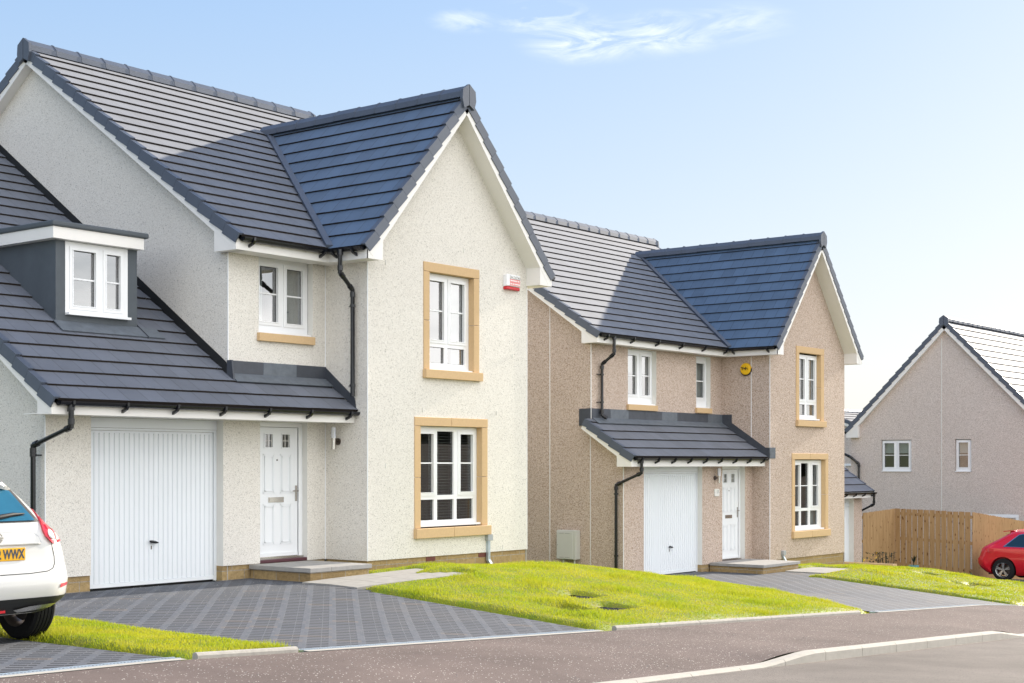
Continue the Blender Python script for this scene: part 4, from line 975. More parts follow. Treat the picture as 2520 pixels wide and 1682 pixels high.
# ================================================================ street edges
def quadprism(mb, P, h, mi=0):
    n = len(P); vs = [(x, y, z) for x, y, z in P] + [(x, y, z + h) for x, y, z in P]
    mb.add(vs, [tuple(range(n))[::-1], tuple(range(n, 2 * n))] + [(i, (i + 1) % n, n + (i + 1) % n, n + i) for i in range(n)], mi)
# kerb stones along the road
xs = []; x = 3.6
while x < 32: xs.append(x); x += .915
hi = []
for i, x in enumerate(xs):
    a, b = x + .004, x + .911; mb = MB(); st = 4
    prof = lambda X: (kerb_top(X), road_z(X, KY) - .12)
    pts = []
    for j in range(st + 1):
        X = a + (b - a) * j / st; t, lo = prof(X)
        pts.append([(X, KY - .065, lo), (X, KY - .065, t - .022), (X, KY - .045, t), (X, KY + .065, t), (X, KY + .065, lo)])
    vs = [p for r in pts for p in r]; fs = [tuple(range(5)), tuple(range(5 * st, 5 * st + 5))]
    for j in range(st):
        for k in range(5): fs.append((5 * j + k, 5 * j + (k + 1) % 5, 5 * (j + 1) + (k + 1) % 5, 5 * (j + 1) + k))
    mb.add(vs, fs); o = mb.build('kerb_stone', 'kerb_concrete')
    r = raised((a + b) / 2)
    if r > .97: lb = 'full height pale kerb stone along the road edge'
    elif r > .02: lb = 'sloping dropper kerb stone where the road kerb ' + ('starts to rise' if x < 16 else 'falls again')
    else: lb = 'low flush kerb stone at the road edge ' + ('before' if x < 16 else 'beyond') + ' the raised kerb'
    tag(o, lb, 'kerb', 'kerb stones along the road')
# concrete edging in front of the lawns
def edging(x0, x1, label, grp):
    n = max(1, round((x1 - x0) / .9)); w = (x1 - x0) / n
    for i in range(n):
        a, b = x0 + i * w + .004, x0 + (i + 1) * w - .004; mb = MB(); vs = []
        for X in (a, (a + b) / 2, b):
            z = interp(LX, X)
            vs += [(X, 9.70, z - .1), (X, 9.70, z + .028), (X, 9.712, z + .046), (X, 9.735, z + .054), (X, 9.76, z + .046), (X, 9.77, z + .02), (X, 9.77, z - .1)]
        fs = [tuple(range(7)), tuple(range(14, 21))]
        for j in range(2):
            for k in range(7): fs.append((7 * j + k, 7 * j + (k + 1) % 7, 7 * (j + 1) + (k + 1) % 7, 7 * (j + 1) + k))
        mb.add(vs, fs); tag(mb.build('edging_stone', 'concrete'), label, 'edging', grp)
edging(8.12, 9.28, 'concrete edging stone in front of the narrow grass strip beside the white car', 'edging along the grass strip')
edging(14.35, 20.95, 'rounded concrete edging stone along the front of the middle lawn', 'edging along the middle lawn')
edging(28.35, 34.2, 'concrete edging stone in front of the far lawn', 'edging along the far lawn')
# linear drains across the drives
def drain(x0, x1, label):
    T_ = thing('channel_drain', label, 'drain', (x0, 9.8, interp(LX, x0)), 'channel drains across the driveways')
    m = MB(); n = int((x1 - x0) / .25) + 1; w = (x1 - x0) / n
    for i in range(n):
        a, b = x0 + i * w, x0 + (i + 1) * w; za, zb = interp(LX, a) + .006, interp(LX, b) + .006
        for (y0, y1, h_) in ((9.765, 9.785, .007), (9.845, 9.862, .007), (9.785, 9.845, .002)):
            m.add([(a, y0, za - .03), (b, y0, zb - .03), (b, y1, zb - .03), (a, y1, za - .03), (a, y0, za + h_), (b, y0, zb + h_), (b, y1, zb + h_), (a, y1, za + h_)], [(4, 5, 6, 7), (0, 1, 5, 4), (2, 3, 7, 6), (0, 3, 7, 4), (1, 2, 6, 5)])
    m.build('grate', 'galvanised', T_)
    m = MB(); x = x0 + .02
    while x < x1 - .03:
        z = interp(LX, x) + .0085; m.add([(x, 9.792, z), (x + .018, 9.792, z), (x + .018, 9.838, z), (x, 9.838, z)], [(0, 1, 2, 3)]); x += .034
    m.build('slot', 'dark_rubber', T_, recalc=False)
    m = MB()
    for i in range(n):
        a, b = x0 + i * w, x0 + (i + 1) * w; za, zb = interp(LX, a), interp(LX, b)
        m.add([(a, 9.685, za + .006), (b, 9.685, zb + .006), (b, 9.764, zb + .008), (a, 9.764, za + .008)], [(0, 1, 2, 3)])
    m.build('concrete_margin', 'kerb_concrete', T_, recalc=False)
drain(3.2, 8.0, 'steel channel drain across the drive behind the white car')
drain(9.4, 14.1, 'steel channel drain across the block paved drive of the cream house')
drain(21.6, 28.0, 'steel channel drain across the far block paved drive of the buff house')
# paving slabs beside the steps
def slabs(x0, x1, y0, y1, nx, ny, lift):
    m = MB(); 
    for i in range(nx):
        for j in range(ny):
            off = 0; a = x0 + (x1 - x0) * i / nx + .005; b = x0 + (x1 - x0) * (i + 1) / nx - .005; c = y0 + (y1 - y0) * j / ny + .005; d = y0 + (y1 - y0) * (j + 1) / ny - .005
            quadprism(m, [(X, Y, G(X, Y) - .03) for X, Y in ((a, c), (b, c), (b, d), (a, d))], .03 + lift)
    tag(m.build('path', 'path_slab'), kind='structure')
slabs(14.06, 16.9, 13.6, 14.64, 5, 2, .022)
slabs(28.95, 31.6, 14.2, 15.18, 4, 2, .02)
# ================================================================ lawns and grass
COV = [(16.52, 11.78), (16.05, 11.02), (15.28, 11.10)]
COV3 = [(32.0, 13.2), (30.75, 11.95), (31.2, 11.80)]
def in_cov(x, y, L_, s=.22): return any(abs(x - a) < s and abs(y - b) < s * .8 for a, b in L_)
def bump_lawn(x, y): return .02 * math.sin(x * 1.9 + y) * math.sin(y * 2.3 + .5) + .012 * math.sin(x * 5.1) * math.sin(y * 4.3)
def lawn1(x, y):
    if in_cov(x, y, COV): return False
    if y < 9.77: return False
    if y < 13.58: return 14.05 < x < xl2(y) - .1
    if y < 14.66: return (16.0 + .35 * math.sin(y * 7) < x < xl2(y) - .1)
    if y < 15.03: return 15.52 < x < xl2(y) - .1
    if y < 16.5: return 19.62 < x < min(24.70, xl2(y) - .1)
    return y < 26 and 19.62 < x < 24.70
def strip(x, y): return 8.02 < x < 9.38 and 9.77 < y < 16.2 and not (x > 9.38)
def lawn3(x, y):
    if in_cov(x, y, COV3, .3): return False
    if y < 9.77 or y > 16.07: return False
    if y < 14.18: return 27.97 < x < 36.55
    if y < 15.2: return 30.6 < x < 36.55
    return 29.75 < x < 36.55
def lawn(name, x0, x1, y0, y1, cell, inside, dens, hgt, wid, crest=None):
    nx = round((x1 - x0) / cell); ny = round((y1 - y0) / cell)
    xs = x0 + cell * np.arange(nx + 1); ys = y0 + cell * np.arange(ny + 1)
    msk = np.zeros((ny, nx), bool)
    for j in range(ny):
        for i in range(nx): msk[j, i] = inside(xs[i] + cell / 2, ys[j] + cell / 2)
    Z = np.zeros((ny + 1, nx + 1)); 
    full = np.zeros((ny + 2, nx + 2), bool); full[1:-1, 1:-1] = msk
    for j in range(ny + 1):
        for i in range(nx + 1):
            q = full[j:j + 2, i:i + 2]; x, y = xs[i], ys[j]
            g = G(x, y) + (crest(x, y) if crest else 0)
            if q.all():
                q2 = full[max(0, j - 1):j + 3, max(0, i - 1):i + 3]
                Z[j, i] = g + (.045 + bump_lawn(x, y) * .6 if q2.all() else .028)
            else: Z[j, i] = g - .03
    idx = np.arange((ny + 1) * (nx + 1)).reshape(ny + 1, nx + 1)
    used = [(j, i) for j in range(ny) for i in range(nx) if msk[j, i]]
    mb = MB(); mb.add([(float(xs[i]), float(ys[j]), float(Z[j, i])) for j in range(ny + 1) for i in range(nx + 1)], [(int(idx[j, i]), int(idx[j, i + 1]), int(idx[j + 1, i + 1]), int(idx[j + 1, i])) for j, i in used])
    o = mb.build('lawn', 'lawn_base', recalc=False)
    bm = bmesh.new(); bm.from_mesh(o.data); bmesh.ops.delete(bm, geom=[v for v in bm.verts if not v.link_faces], context='VERTS'); bm.to_mesh(o.data); bm.free()
    o.data.polygons.foreach_set('use_smooth', [True] * len(o.data.polygons)); tag(o, kind='structure')
    # blades
    used = np.array(used); n = int(len(used) * cell * cell * dens); pick = used[rng.integers(0, len(used), n)]
    fx = rng.random(n); fy = rng.random(n); X = xs[pick[:, 1]] + fx * cell; Y = ys[pick[:, 0]] + fy * cell
    z00 = Z[pick[:, 0], pick[:, 1]]; z10 = Z[pick[:, 0], pick[:, 1] + 1]; z01 = Z[pick[:, 0] + 1, pick[:, 1]]; z11 = Z[pick[:, 0] + 1, pick[:, 1] + 1]
    zb = (z00 * (1 - fx) + z10 * fx) * (1 - fy) + (z01 * (1 - fx) + z11 * fx) * fy - .004
    tuft = .55 + .9 * np.clip(np.sin(X * 2.7 + 1.3 * np.sin(Y * 1.7)) * np.sin(Y * 3.1 + np.sin(X * 1.3)), 0, 1) ** 2
    h_ = hgt * (.55 + .9 * rng.random(n)) * tuft; a = rng.random(n) * 2 * np.pi; w_ = wid * (.7 + .6 * rng.random(n)); la = rng.random(n) * 2 * np.pi; ll = h_ * (.15 + .75 * rng.random(n))
    V = np.zeros((n, 3, 3)); V[:, 0, 0] = X - np.cos(a) * w_ / 2; V[:, 0, 1] = Y - np.sin(a) * w_ / 2; V[:, 1, 0] = X + np.cos(a) * w_ / 2; V[:, 1, 1] = Y + np.sin(a) * w_ / 2
    V[:, 0, 2] = zb; V[:, 1, 2] = zb; V[:, 2, 0] = X + np.cos(la) * ll; V[:, 2, 1] = Y + np.sin(la) * ll; V[:, 2, 2] = zb + h_
    me = bpy.data.meshes.new('grass'); me.vertices.add(3 * n); me.vertices.foreach_set('co', V.reshape(-1))
    me.loops.add(3 * n); me.loops.foreach_set('vertex_index', np.arange(3 * n, dtype=np.int32)); me.polygons.add(n)
    me.polygons.foreach_set('loop_start', np.arange(0, 3 * n, 3, dtype=np.int32)); me.polygons.foreach_set('loop_total', np.full(n, 3, dtype=np.int32))
    me.update(calc_edges=True); me.materials.append(M['grass_blades']); g = bpy.data.objects.new('grass', me); COL.objects.link(g)
    tag(g, None, None, kind='stuff'); return g
g = lawn('lawn', 14.0, 25.0, 9.7, 20.0, .1, lawn1, 2600, .042, .010); tag(g, 'bright green mown grass on the middle lawn between the two drives', 'grass')
g = lawn('lawn', 7.9, 9.5, 9.7, 16.3, .1, strip, 3600, .045, .009); tag(g, 'bright green grass on the narrow strip beside the white car', 'grass')
def crest3(x, y): return .10 * sm(9.9, 12, y) * sm(36.5, 34.5, x) * sm(28, 29.5, x) * (1 - .7 * sm(13.2, 14.5, y))
g = lawn('lawn', 27.9, 36.7, 9.7, 16.2, .1, lawn3, 900, .045, .020, crest=None); tag(g, 'bright green grass on the far lawn in front of the buff house', 'grass')
for i, (x, y) in enumerate(COV + COV3):
    far = i >= 3; s = .20 if not far else .27; z = G(x, y) - .02
    T_ = MB(); T_.box(x - s, x + s, y - s * .8, y + s * .8, z - .05, z)
    k = 7
    for a_ in range(k):
        for b_ in range(k):
            cx_ = x - s + 2 * s * (a_ + .5) / k; cy_ = y - s * .8 + 1.6 * s * (b_ + .5) / k; r_ = s / k * .8; sg = 1 if (a_ + b_) % 2 else -1
            T_.obox((cx_, cy_, z), (Vector((.707, .707 * sg, 0)), Vector((-.707 * sg, .707, 0)), Vector((0, 0, 1))), ((-r_, r_), (-r_ * .25, r_ * .25), (0, .006)))
    lbs = ['rearmost sunken metal drain cover in the middle lawn', 'right-hand sunken metal drain cover in the middle lawn', 'left-hand sunken metal drain cover nearest the paved drive',
           'rearmost sunken drain cover in the far lawn', 'nearest sunken drain cover in the far lawn', 'sunken drain cover at the right of the pair in the far lawn']
    tag(T_.build('drain_cover', 'cover_metal'), lbs[i], 'drain cover', 'sunken covers in the lawns')
# soil rim round covers
m = MB()
for i, (x, y) in enumerate(COV + COV3):
    s = .30 if i < 3 else .40; z = G(x, y) - .022; m.box(x - s, x + s, y - s * .9, y + s * .9, z - .03, z)
tag(m.build('soil', 'soil'), kind='structure')
# loose chippings scattered on the drives and the footpath
n = 900; V = []; Fc = []
for i in range(n):
    if i < 520: x = rng.uniform(9.5, 14.0); y = 15.9 - abs(rng.normal(0, 1.6)); z = G(x, y) + .003
    else: x = rng.uniform(5, 20); y = rng.uniform(7.4, 9.6); z = path_z(x, y) + .002
    if y < 7.4: continue
    r_ = rng.uniform(.003, .008); o_ = len(V)
    V += [(x + r_ * math.cos(t), y + r_ * math.sin(t), z) for t in (0, 2.1, 4.2)] + [(x, y, z + r_ * .9)]
    Fc += [(o_, o_ + 1, o_ + 3), (o_ + 1, o_ + 2, o_ + 3), (o_ + 2, o_, o_ + 3)]
m = MB(); m.add(V, Fc); tag(m.build('gravel', 'path_slab'), 'loose white chippings scattered on the drive and footpath', 'chippings', kind='stuff')
# ================================================================ neighbours beyond
def simple_roof(H, x0, x1, eY, eZ, rY, m_, e=.34):
    rZ = eZ + m_ * (rY - eY); Ln = math.hypot(rY - eY, rZ - eZ); t = MB()
    for sg in (1, -1):
        y = eY if sg > 0 else 2 * rY - eY
        slope(t, (x0 + .05, y, eZ - .03), (1, 0, 0), (0, sg * (rY - eY), rZ - eZ), [[(0, 0), (x1 - x0, 0), (x1 - x0, Ln), (0, Ln)]], e)
    t.build('roof', ['tiles_a', 'tile_edge_shade'], H)
    v = MB(); b = MB()
    for sg in (1, -1):
        y = eY if sg > 0 else 2 * rY - eY
        verge(v, (x0, y, eZ - .03), (0, sg * (rY - eY), rZ - eZ), (-1, 0, 0), Ln, e); barge(b, (x0, y, eZ - .03), (0, sg * (rY - eY), rZ - eZ), (-1, 0, 0), Ln - .03, .16, h=.12)
    ridge(v, (x0, rY, rZ + .03), (x1, rY, rZ + .03), endcaps=(True, False)); v.build('verge', 'verge_tile', H)
    return b
H3 = thing('house', 'pinkish roughcast house whose plain gable end with two small windows rises behind the fence', 'house', (48.5, 19.3, -2.2), 'detached houses along the street')
X3 = 48.5; r3, e3, z3r, z3e = 19.38, 23.0, 6.5, 2.80; m3 = (z3r - z3e) / (e3 - r3)
w = MB(); wy0, wy1 = 2 * r3 - e3 + .16, e3 - .16
w.F = side(X3)
hl = [(20.60, 21.70, 1.33, 2.43), (18.50, 19.06, 1.33, 2.43)]
w.wall(wy0, wy1, -2.6, 2.66, hl, .07, 0, 0, 0); w.F = None
w.poly([(X3, wy0, 2.66), (X3, wy1, 2.66), (X3, r3, z3r - .12)])
w.poly([(X3, wy0, -3), (X3 + 10, wy0, -3), (X3 + 10, wy0, 2.66), (X3, wy0, 2.66)]); w.poly([(X3, wy1, -3), (X3 + 10, wy1, -3), (X3 + 10, wy1, 2.66), (X3, wy1, 2.66)]); w.poly([(X3 + 10, wy0, -3), (X3 + 10, wy1, -3), (X3 + 10, wy1, 2.66), (X3 + 10, r3, z3r - .2), (X3 + 10, wy0, 2.66)])
w.build('wall', ['harl_pink'], H3)
b = simple_roof(H3, X3 - .16, X3 + 10.2, 2 * r3 - e3, z3e, r3, m3)
b.prism([(X3 - .15, e3 - .05, z3e - .28), (X3 - .15, e3 - .5, z3e - .28), (X3 - .15, e3 - .5, z3e + .3), (X3 - .15, e3 - .05, z3e - .14)], (.14, 0, 0))
b.build('barge_board', 'fascia_white', H3)
m = MB(); m.box(X3 - .008, X3 + .01, 19.515, 19.54, -2.2, 5.85); m.build('movement_joint', 'reveal_white', H3)
FS3 = side(X3)
window(H3, FS3, 20.62, 21.68, 1.36, 2.41, .05, [(20.71, 21.07, 1.49, 2.32, True, 1.90), (21.24, 21.60, 1.49, 2.32, True, 1.90)], inside='roller')
window(H3, FS3, 18.52, 19.04, 1.36, 2.41, .05, [(18.62, 18.95, 1.49, 2.32, True, 1.90)], inside='roller')
window(H3, FS3, 16.9, 18.05, -1.2, -.06, -.02, [(17.0, 17.42, -1.1, -.17, True, None), (17.52, 17.95, -1.1, -.17, True, None)], inside=None)
gutter('gutter', H3, (X3 - .1, e3, z3e - .05), (X3 + 6, e3, z3e - .05), (0, 1, 0))
downpipe(H3, [(X3 - .1, 23.05, 1.95), (X3 - .1, 22.82, 1.85), (X3 - .08, 22.50, 1.60), (X3 - .08, 22.50, -2.2)], [((X3 - .08, 22.50, .6), (.08, 0, 0))], r=.045)
G3 = thing('garage', 'buff garage with white door and grey lean-to roof, at the near end of the fence', 'garage', (40.75, 18.84, -1.6))
w = MB(front(18.84)); w.wall(35.8, 40.75, -1.9, .80, [(38.2, 40.2, -1.7, .62)], .15); w.F = None
w.poly([(40.75, 18.84, -2), (40.75, 22.4, -2), (40.75, 22.4, 3.2), (40.75, 18.84, .80)]); w.poly([(35.8, 18.84, -2), (35.8, 22.4, -2), (35.8, 22.4, 3.2), (35.8, 18.84, .80)]); w.poly([(35.8, 22.4, -2), (40.75, 22.4, -2), (40.75, 22.4, 3.2), (35.8, 22.4, 3.2)])
w.build('wall', ['harl_buff', 'reveal_white'], G3)
garage_door(G3, front(18.84), 38.2, 40.2, -1.62, .50, .15, 39.2, -1.0, .62)
t = MB(); Lg3 = math.hypot(4.0, 4.0 * .72); slope(t, (35.7, 18.50, .80), (1, 0, 0), (0, 1, .72), [[(0, 0), (5.13, 0), (5.13, Lg3), (0, Lg3)]], .34); t.build('roof', ['tiles_a', 'tile_edge_shade'], G3)
v = MB(); verge(v, (40.86, 18.50, .80), (0, 1, .72), (1, 0, 0), Lg3, .34, drop=.05); v.build('verge', 'verge_tile', G3)
b = MB(); b.box(35.7, 40.84, 18.56, 18.58, .62, .79); b.box(35.7, 40.84, 18.58, 18.84, .625, .64); b.build('fascia', 'fascia_white', G3)
gutter('gutter', G3, (35.8, 18.56, .775), (40.95, 18.56, .775), (0, -1, 0), brackets=.55)
downpipe(G3, [(40.84, 18.50, .70), (40.84, 18.50, .42), (40.80, 18.98, .18), (40.80, 18.98, -1.7)], [], r=.036)
H4 = thing('house', 'distant house of which only a slice of blue roof shows between its neighbours', 'house', (62, 29, -3))
w = MB(front(26.0)); w.wall(60, 74, -3.6, 2.5, [(62.2, 63.6, .4, 1.9), (64.2, 65.2, .4, 1.9), (62.2, 63.8, -2.2, -.6)], .1); w.F = None
w.poly([(60, 26, -3.6), (60, 33, -3.6), (60, 33, 2.5), (60, 29.5, 4.0), (60, 26, 2.5)]); w.build('wall', ['harl_pink', 'reveal_white'], H4)
b = simple_roof(H4, 59.8, 74, 25.7, 2.45, 29.5, .40); b.build('barge_board', 'fascia_white', H4)
window(H4, side(60.0), 27.0, 28.6, -.1, 1.6, -.02, [(27.1, 27.75, .0, 1.5, True, .8), (27.9, 28.5, .0, 1.5, True, .8)], glassm='glass_sky')
# fence
def fence(label, P0, P1, zt0, zt1, zb0, zb1, pitch, bw, gap_side, thick=.018, grp='timber fence runs around the far garden'):
    T_ = thing('timber_fence', label, 'fence', (P0[0], P0[1], zb0), grp)
    P0 = Vector((*P0, 0)); P1 = Vector((*P1, 0)); d = P1 - P0; Ln = d.length; d.normalize(); nn = Vector(gap_side)
    n = round(Ln / pitch); pw = Ln / n
    for i in range(n):
        a = P0 + d * (i * pw); m = MB(); t = (i + .5) / n
        zt = zt0 + (zt1 - zt0) * t + random.uniform(-.008, .008); zb = zb0 + (zb1 - zb0) * t
        m.obox(a, (d, nn, Vector((0, 0, 1))), ((.0, bw), (0, thick), (zb, zt))); m.build('board', 'fence_wood', T_)
    for k in (.08, .5, .90):
        m = MB(); h0 = zb0 + (zt0 - zb0) * k; h1 = zb1 + (zt1 - zb1) * k
        A_ = P0 - nn * .001; B_ = P1 - nn * .001
        m.prism([A_ + Vector((0, 0, h0)), A_ + Vector((0, 0, h0 + .09)), B_ + Vector((0, 0, h1 + .09)), B_ + Vector((0, 0, h1))], -nn * .045); m.build('rail', 'fence_wood', T_)
    return T_
fence('shaded brown timber fence run with daylight showing between its wide boards', (43.04, 18.80), (43.04, 16.42), .24, .17, -1.66, -1.76, .184, .160, (-1, 0, 0))
fence('sunlit fence run of narrow pale boards joining the buff garage', (43.02, 18.82), (40.80, 18.84), .235, .16, -1.66, -1.6, .10, .086, (0, -1, 0))
fence('sunlit fence run of narrow pale boards leading away behind the red car', (43.06, 16.40), (48.2, 16.38), .175, -.30, -1.78, -2.2, .10, .086, (0, -1, 0))
# low garden wall with brick-on-edge coping
T_ = thing('garden_wall', 'low sandstone garden wall with buff coping in front of the fence', 'wall', (38.85, 17.0, -1.5))
m = MB(); m.box(38.78, 38.95, 17.05, 18.82, -1.75, -1.27); m.build('base', 'sandstone', T_)
m = MB(); y = 16.98
while y < 18.75: m.box(38.73, 39.0, y, y + .205, -1.268, -1.165); y += .21
m.build('coping', 'cast_stone', T_, bevel=.006)
def pot(label, x, y, z, s, plant):
    T_ = thing('plant_pot', label, 'plant pot', (x, y, z), 'teal plant pots by the fence'); m = MB(); n = 20
    pr_ = [(.10, 0), (.135, .23), (.15, .23), (.15, .27), (.13, .27), (.125, .22), (.0, .215)]
    vs = [(x + r * s * math.cos(2 * math.pi * i / n), y + r * s * math.sin(2 * math.pi * i / n), z + h_ * s) for r, h_ in pr_ for i in range(n)]
    m.add(vs, [(k * n + i, k * n + (i + 1) % n, (k + 1) * n + (i + 1) % n, (k + 1) * n + i) for k in range(len(pr_) - 1) for i in range(n)] + [tuple(range(n))]); m.build('pot', 'pot_teal', T_, smooth=True)
    if plant:
        m = MB(); R_ = random.Random(3)
        m.tube([(x, y, z + .22 * s), (x + .01, y, z + .36 * s)], .012, 6)
        for k in range(26):
            a = R_.random() * 6.28; l = R_.uniform(.08, .18); b0 = Vector((x + .01, y, z + (.33 + R_.random() * .05) * s)); tip = b0 + Vector((math.cos(a) * l * .7, math.sin(a) * l * .7, l * R_.uniform(.2, 1.3))); sd = Vector((-math.sin(a), math.cos(a), 0)) * .016
            m.add([b0 - sd, b0 + sd, (b0 + tip) / 2 + sd * 1.4 + Vector((0, 0, .03)), tip, (b0 + tip) / 2 - sd * 1.4 + Vector((0, 0, .03))], [(0, 1, 2, 3, 4)])
        m.build('plant', 'leaf_dark', T_)
pot('teal pot holding a small dark palm, standing clear of the low wall', 41.03, 17.36, -1.60, 1.0, True)
pot('empty teal pot partly hidden at the end of the low wall', 39.95, 17.42, -1.60, 1.05, False)
T_ = thing('flowering_plant', 'small plant with yellow flowers and dark leaves behind the low wall', 'plant', (39.6, 18.0, -1.5)); R_ = random.Random(9)
m = MB(); f_ = MB()
for k in range(160):
    c = Vector((39.6 + R_.uniform(-.28, .28), 17.85 + R_.uniform(-.52, .30), -1.45 + R_.random() * .55)); a = R_.random() * 6.28; l = .06
    s1 = Vector((math.cos(a), math.sin(a), R_.uniform(-.3, .8))).normalized() * l; s2 = Vector((-math.sin(a), math.cos(a), R_.uniform(-.4, .4))).normalized() * l * .45
    (f_ if (R_.random() < .22 and c.y > 17.75) else m).add([c - s1, c + s2, c + s1, c - s2], [(0, 1, 2, 3)])
for k in range(14):
    a = Vector((39.6 + R_.uniform(-.2, .2), 17.75 + R_.uniform(-.4, .3), -1.6)); m.tube([a, a + Vector((R_.uniform(-.1, .1), R_.uniform(-.1, .1), .7))], .006, 5)
m.build('leaves', 'leaf_dark', T_); f_.build('flowers', 'petal_yellow', T_)
# houses on the far side of the street (behind the camera): they show only as reflections
for i, (x, y) in enumerate(((50, -3.5), (64, -4.5), (90, -3.5))):
    Hn_ = thing('house', ['roughcast house across the street opposite the cream house', 'roughcast house across the street opposite the buff house', 'roughcast house across the street opposite the fence'][i], 'house', (x, y, 0), 'houses across the street')
    zz_ = interp(LX, x); w = MB(); w.box(x - 5.5, x + 5.5, y - 8, y, zz_ - 1, zz_ + 4.6); w.build('wall', ['harl_buff'], Hn_)
    t = MB(); slope(t, (x - 5.8, y + .3, zz_ + 4.55), (1, 0, 0), (0, -4.3, 2.9), [[(0, 0), (11.6, 0), (11.6, 5.19), (0, 5.19)]], .6); slope(t, (x - 5.8, y - 8.3, zz_ + 4.55), (1, 0, 0), (0, 4.3, 2.9), [[(0, 0), (11.6, 0), (11.6, 5.19), (0, 5.19)]], .6); t.build('roof', ['tiles_a', 'tile_edge_shade'], Hn_)
    for (u, z) in ((x - 3, 1), (x + 1.6, 1), (x - 3, 3), (x + 1.6, 3)):
        m = MB(); m.box(u, u + 1.4, y + .01, y + .05, zz_ + z - .3, zz_ + z + .9); m.build('window', 'car_glass', Hn_)
# ================================================================ cars
class Body:
    """level-by-level car body; local x across, y forward from the rear bumper, z up. levels: (z, half width, rear y, front y, corner radius)"""
    def __init__(s, lv): s.lv = lv
    def at(s, z):
        lv = s.lv; a = [l[0] for l in lv]; return [float(np.interp(z, a, [l[i] for l in lv])) for i in range(1, 5)]
    def outline(s, z, n=14):
        hw, r, f, c = s.at(z); c2 = min(c * 1.3, hw * .8, (f - r) * .4); c = min(c, hw * .9); P = []
        bow = .10 * hw
        def rear(x): return r + bow * (x / hw) ** 2 * .6
        for i in range(8): x = -(hw - c) + 2 * (hw - c) * i / 7; P.append((x, rear(x)))
        y0 = rear(hw - c)
        for i in range(1, n): t = math.pi / 2 * i / n; P.append((hw - c + c * math.sin(t) ** .9, y0 + c * 1.25 * (1 - math.cos(t))))
        ys = y0 + c * 1.25
        for i in range(18): P.append((hw - .012 * abs(i - 9) / 9, ys + (f - c2 * 1.2 - ys) * i / 17))
        for i in range(1, n): t = math.pi / 2 * i / n; P.append((hw - .012 - c2 * (1 - math.cos(t)), f - c2 * 1.2 + c2 * 1.2 * math.sin(t)))
        for i in range(4): P.append((hw - c2 - (hw - c2) * 2 * i / 3 if False else (hw - c2) * (1 - 2 * i / 3), f + .03 * (1 - abs(1 - 2 * i / 3))))
        m = [(-x, y) for x, y in P[8:8 + (n - 1) + 18 + (n - 1)]][::-1]
        return P + m
    def rear_y(s, x, z):
        hw, r, f, c = s.at(z); c = min(c, hw * .9); bow = .10 * hw; ax = abs(x)
        y0 = r + bow * (min(ax, hw - c) / hw) ** 2 * .6
        if ax <= hw - c: return r + bow * (ax / hw) ** 2 * .6
        q = min(1, (ax - (hw - c)) / c) ** (1 / .9); t = math.asin(min(1, q)); return y0 + c * 1.25 * (1 - math.cos(t))
    def side_x(s, y, z):
        return s.at(z)[0] + .002
def dens(poly, step=.05):
    out = []
    for i in range(len(poly)):
        a, b = poly[i], poly[(i + 1) % len(poly)]; n = max(1, int(math.dist(a, b) / step))
        out += [(a[0] + (b[0] - a[0]) * k / n, a[1] + (b[1] - a[1]) * k / n) for k in range(n)]
    return out
def clip2(poly, axis, v, above):
    out = []
    for i in range(len(poly)):
        a, b = poly[i], poly[(i + 1) % len(poly)]; ia = a[axis] >= v if above else a[axis] <= v; ib = b[axis] >= v if above else b[axis] <= v
        if ia: out.append(a)
        if ia != ib: t = (v - a[axis]) / (b[axis] - a[axis]); out.append((a[0] + t * (b[0] - a[0]), a[1] + t * (b[1] - a[1])))
    return out
def patch(mb, poly, fn, step=.04, th=0.0, mi=0):
    """drape a (convex) polygon given in 2D over the surface fn(a, b) -> 3D"""
    a0, a1 = min(p[0] for p in poly), max(p[0] for p in poly); b0, b1 = min(p[1] for p in poly), max(p[1] for p in poly)
    i = 0
    na = max(1, int((a1 - a0) / step)); nb = max(1, int((b1 - b0) / step))
    for i in range(na):
        q = clip2(clip2(poly, 0, a0 + (a1 - a0) * i / na, True), 0, a0 + (a1 - a0) * (i + 1) / na, False)
        if len(q) < 3: continue
        for j in range(nb):
            r = clip2(clip2(q, 1, b0 + (b1 - b0) * j / nb, True), 1, b0 + (b1 - b0) * (j + 1) / nb, False)
            if len(r) >= 3: mb.add([fn(*p) for p in r], [tuple(range(len(r)))], mi)
def cut(obj, cutters):
    for c in cutters:
        md = obj.modifiers.new('cut', 'BOOLEAN'); md.operation = 'DIFFERENCE'; md.object = c; md.solver = 'EXACT'
    dg = bpy.context.evaluated_depsgraph_get(); dg.update(); me = bpy.data.meshes.new_from_object(obj.evaluated_get(dg)); obj.modifiers.clear(); old = obj.data; obj.data = me
    for c in cutters: bpy.data.objects.remove(c)
def car_body(B, mat, root, wheels, zs):
    mb = MB(); rings = [B.outline(z) for z in zs]; n = len(rings[0])
    vs = [(x, y, z) for R, z in zip(rings, zs) for x, y in R]
    fs = [(k * n + i, k * n + (i + 1) % n, (k + 1) * n + (i + 1) % n, (k + 1) * n + i) for k in range(len(zs) - 1) for i in range(n)] + [tuple(range(n))[::-1], tuple(range((len(zs) - 1) * n, len(zs) * n))]
    mb.add(vs, fs); o = mb.build('body', mat, root, smooth=True)
    cs = []
    for (y, r) in wheels:
        for sg in (-1, 1):
            c = MB(); c.tube([(sg * 1.2, y, .325), (sg * .62, y, .325)], r, 40); co = c.build('cutter', mat); co.location = root.location; co.rotation_euler = root.rotation_euler; co.scale = root.scale; cs.append(co)
    bpy.context.view_layer.update(); cut(o, cs)
    for m_ in list(o.data.materials):
        pass
    try: o.data.set_sharp_from_angle(angle=math.radians(35))
    except Exception: pass
    return o
